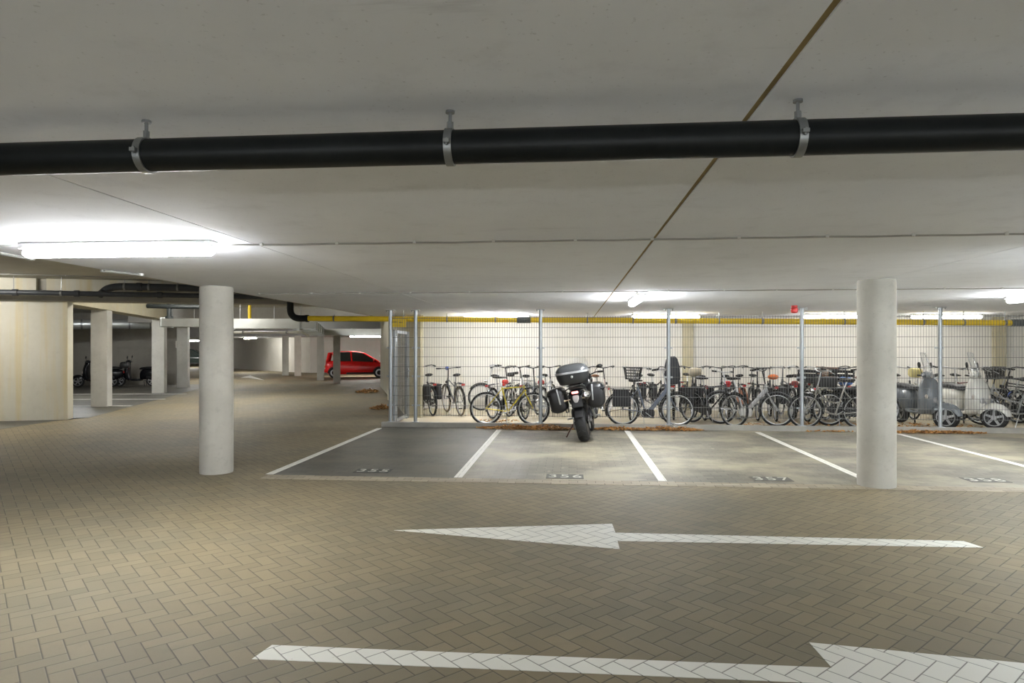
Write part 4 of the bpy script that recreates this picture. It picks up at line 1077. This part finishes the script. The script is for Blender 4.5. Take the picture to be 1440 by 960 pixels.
    MB().lathe(rear+Vector((0, -.125, 0)), (0, 1, 0), [(-.003, .06), (-.003, .12), (.003, .12), (.003, .06)], 28).build('brake_disc', m_alu, t)

# ================================================================== cars
def car(label, loc, h, col, length=3.54, width=1.64, height=1.48):
    t = thing('car', label, 'car', (*loc, 0), (0, 0, radians(h)))
    sx = length/3.54; sy = width/1.64; sz = height/1.48
    body = paint(col, .22, 0, .04)
    # stations along x (rear axle region to nose): x, z bottom, z belt, half width
    st = [(-1.72, .42, .78, .66), (-1.68, .32, .90, .74), (-1.55, .24, .94, .79), (-1.2, .22, .95, .82), (-.6, .21, .95, .82), (.2, .21, .93, .82), (.8, .22, .90, .81), (1.2, .24, .86, .80), (1.5, .27, .78, .76), (1.70, .33, .68, .68), (1.78, .42, .58, .56)]
    b = MB(); rings = []
    for x, zb, zt, w in st:
        r = [(-.90, 0), (-.98, .12), (-1, .35), (-1, .6), (-.97, .85), (-.88, 1), (.88, 1), (.97, .85), (1, .6), (1, .35), (.98, .12), (.90, 0)]
        rings.append([Vector((x*sx, y*w*sy, (zb+(zt-zb)*k)*sz)) for y, k in r])
    b.loft(rings); bd = b.build('body', body, t, 40)
    # greenhouse: roof shell on pillars with glass between
    gh = [(-1.70, -1.50, .92, 1.40), (1.10, .22, .88, 1.42)]
    roof = [(-1.55, 1.36, .54), (-1.3, 1.44, .60), (-.8, 1.48, .62), (-.2, 1.48, .62), (.15, 1.44, .60), (.32, 1.38, .57)]
    b = MB(); b.loft([[Vector((x*sx, -w*sy, (z-.05)*sz)), Vector((x*sx, -w*.9*sy, z*sz)), Vector((x*sx, w*.9*sy, z*sz)), Vector((x*sx, w*sy, (z-.05)*sz))] for x, z, w in roof]); b.build('roof', body, t, 50)
    b = MB()
    for s in (-1, 1):
        b.tube([Vector((1.16*sx, s*.70*sy, .86*sz)), Vector((.32*sx, s*.57*sy, 1.36*sz))], .045, 8)
        b.tube([Vector((-.30*sx, s*.79*sy, .92*sz)), Vector((-.36*sx, s*.61*sy, 1.43*sz))], .045, 6)
        b.tube([Vector((-1.60*sx, s*.74*sy, .90*sz)), Vector((-1.50*sx, s*.56*sy, 1.37*sz))], .09, 8)
        b.tube([Vector((-1.15*sx, s*.79*sy, .92*sz)), Vector((-1.32*sx, s*.60*sy, 1.42*sz))], .07, 8)
    b.build('pillars', body, t)
    def pane(pts, nm):
        b = MB(); n = len(pts); pts = [Vector((x*sx, y*sy, z*sz)) for x, y, z in pts]
        nr = (pts[1]-pts[0]).cross(pts[2]-pts[0]).normalized()*.006
        b.add(pts+[p+nr for p in pts], [tuple(range(n)), tuple(reversed(range(n, 2*n)))]+[(i, (i+1) % n, (i+1) % n+n, i+n) for i in range(n)])
        return b.build(nm, m_carglass, t)
    for s in (-1, 1):
        pane([(-.33, s*.79, .93), (1.02, s*.75, .88), (.30, s*.585, 1.35), (-.38, s*.62, 1.43)], 'side_window')
        pane([(-1.12, s*.79, .93), (-.36, s*.79, .93), (-.40, s*.62, 1.42), (-1.25, s*.61, 1.40)], 'side_window')
        MB().rbox((.88*sx, s*.90*sy, .95*sz), (.10, .18, .13), .04).build('door_mirror', body, t)
        MB().rbox((-.12*sx, s*.825*sy, .80*sz), (.17, .03, .035), .012).build('door_handle', body, t)
        MB().rbox((.25*sx, s*.80*sy, .27*sz), (1.7*sx, .06, .09), .03).build('sill_strip', m_black, t)
        MB().rbox((-1.66*sx, s*.66*sy, .78*sz), (.08, .13, .22), .03).build('tail_light', m_red, t)
        MB().ell((1.66*sx, s*.52*sy, .66*sz), (.10, .14, .08), 12, 8).build('headlight', m_chrome, t)
    pane([(1.12, -.68, .87), (1.12, .68, .87), (.33, .55, 1.37), (.33, -.55, 1.37)], 'windscreen')
    pane([(-1.70, .62, .93), (-1.70, -.62, .93), (-1.56, -.52, 1.36), (-1.56, .52, 1.36)], 'rear_window')
    MB().rbox((-1.73*sx, 0, .40*sz), (.10, 1.30*sy, .20), .05).build('rear_bumper', body, t)
    MB().rbox((1.76*sx, 0, .40*sz), (.10, 1.1*sy, .22), .05).build('front_bumper', body, t)
    MB().rbox((-1.785*sx, 0, .62*sz), (.02, .5, .11), .008).build('number_plate', paint((.65, .5, .05), .5), t)
    for x in (-1.24, 1.17):
        for s in (-1, 1):
            c = Vector((x*sx, s*(.82*sy-.07), .295))
            b = MB(); b.lathe(c, (0, 1, 0), [(-.08, .15), (-.09, .20), (.09, .20), (.095, .17), (.07, .06), (.075, .02)] if s > 0 else [(-.075, .02), (-.07, .06), (-.095, .17), (-.09, .20), (.09, .20), (.08, .15)], 24); w = b.build('wheel', m_alu, t)
            MB().lathe(c, (0, 1, 0), [(-.085, .19), (-.095, .24), (-.085, .285), (-.06, .295), (.06, .295), (.085, .285), (.095, .24), (.085, .19)], 28).build('tyre', m_rubber, w)
            MB().torus(c, (0, 1, 0), .325, .03, 16, 6, -pi/2, pi/2, rz=.10).build('wheel_arch', m_black, t)
    return t

def build_cars():
    a = P3(470, 531.8, 35.7); b = P3(531, 531, 36.5)
    h = 17
    c = Vector((a.x, a.y))+Vector((cos(radians(h)), sin(radians(h))))*1.24+Vector((-sin(radians(h)), cos(radians(h))))*.8
    car('red hatchback parked far back behind the square columns', (c.x, c.y), h, (.85, .018, .018))
    q = P3(266, 514, 61)
    car('dark green car far back between a square column and the left round column', (q.x, q.y), 20, (.03, .045, .042), 4.5, 1.8, 1.65)

# ================================================================== leaves
def leaves(label, name, spots, n, s=.035):
    b = MB(); t = NT('dry_leaves')
    for _ in range(n):
        x0, y0, rx, ry, hz = random.choices(spots, [q[2] for q in spots])[0]
        a = random.uniform(0, 2*pi); r = sqrt(random.random())
        x, y = x0+rx*r*cos(a), y0+ry*r*sin(a); z = .008+hz*(1-r)*random.random()
        k = s*random.uniform(.6, 1.25); ro = Rz(random.uniform(0, 6.3)) @ Rx(random.uniform(-.6, .6)) @ Ry(random.uniform(-.5, .5))
        pts = [(-k, 0, .25*k), (-.3*k, -.55*k, 0), (.5*k, -.4*k, .1*k), (k, 0, .3*k), (.5*k, .4*k, .1*k), (-.3*k, .55*k, 0)]
        c = Vector((x, y, z+k*.25)); pts = [ro @ Vector(p)+c for p in pts]
        b.add(pts, [(0, 1, 2, 3), (0, 3, 4, 5)])
    o = b.build(name, LEAFM)
    return tag(o, label, 'leaves', None, 'stuff')
def leafmat():
    t = NT('dry_leaves'); g = t.n('ShaderNodeNewGeometry'); r = t.n('ShaderNodeValToRGB'); t.L(g.outputs['Random Per Island'], r.inputs[0])
    cr = r.color_ramp; cr.elements[0].color = (.36, .17, .05, 1); cr.elements[1].color = (.66, .42, .18, 1)
    e = cr.elements.new(.45); e.color = (.52, .25, .06, 1); e = cr.elements.new(.75); e.color = (.20, .09, .03, 1)
    t.setc(r.outputs[0]); t.val(Roughness=.7); return t.m
LEAFM = leafmat()
def build_leaves():
    y = YK-.10
    leaves('drift of dry brown leaves along the kerb left of the motorcycle', 'fallen_leaves', [(XatY(722, y), y-.03, .60, .15, .10), (XatY(765, y), y-.03, .65, .16, .10), (XatY(690, y), y+.03, .3, .05, .03)], 1200)
    leaves('drift of dry brown leaves along the kerb right of the motorcycle', 'fallen_leaves', [(XatY(870, y), y, .55, .10, .07), (XatY(935, y), y, .75, .11, .08), (XatY(962, y), y, .3, .12, .09)], 900)
    leaves('dry brown leaves along the kerb right of the right round column', 'fallen_leaves', [(XatY(1290, y), y, .6, .11, .07), (XatY(1340, y), y, .6, .08, .05)], 650)
    leaves('few dry leaves against the kerb left of the right round column', 'fallen_leaves', [(XatY(1160, y), y+.03, .35, .05, .02), (XatY(1185, y), y+.03, .2, .04, .02)], 60)
    q = G(532, 551); leaves('small heap of dry leaves far back at the slanted wall', 'fallen_leaves', [(q.x-.35, q.y-.2, .40, .6, .14)], 230, .055)
    q = G(540, 574); leaves('small heap of dry leaves behind the fence corner post', 'fallen_leaves', [(q.x, q.y, .35, .5, .10)], 230, .045)
    leaves('dry leaves scattered on the floor under the parked bicycles', 'fallen_leaves', [(XatY(1150, 14), 14.0, 1.6, .6, .02), (XatY(1290, 14), 14.0, 1.2, .6, .02), (XatY(700, 14.2), 14.2, .5, .3, .02)], 500)

build_setting(); build_markings(); build_services(); build_fence(); build_bicycles(); build_scooters(); build_motorcycle(); build_cars(); build_leaves()

# ================================================================== camera, world, view
cam = bpy.data.cameras.new('camera'); co = bpy.data.objects.new('camera', cam); COL.objects.link(co)
cam.sensor_width = 36; cam.lens = 36*F/1440; cam.shift_y = (HY-480)/1440; cam.clip_end = 300
co.location = (0, 0, EYE); co.rotation_euler = (pi/2, 0, TH)
scn.camera = co
w = bpy.data.worlds.new('world'); scn.world = w; w.use_nodes = True
w.node_tree.nodes['Background'].inputs[0].default_value = (.9, .95, 1, 1); w.node_tree.nodes['Background'].inputs[1].default_value = 0.0
vs = scn.view_settings; scn.display_settings.display_device = 'sRGB'
vs.view_transform = 'Standard'; vs.look = 'None'; vs.exposure = 3.15; vs.gamma = 1.0; vs.use_curve_mapping = False
cy = scn.cycles; cy.use_denoising = True; cy.max_bounces = 10; cy.diffuse_bounces = 6; cy.sample_clamp_indirect = 6; cy.transparent_max_bounces = 12
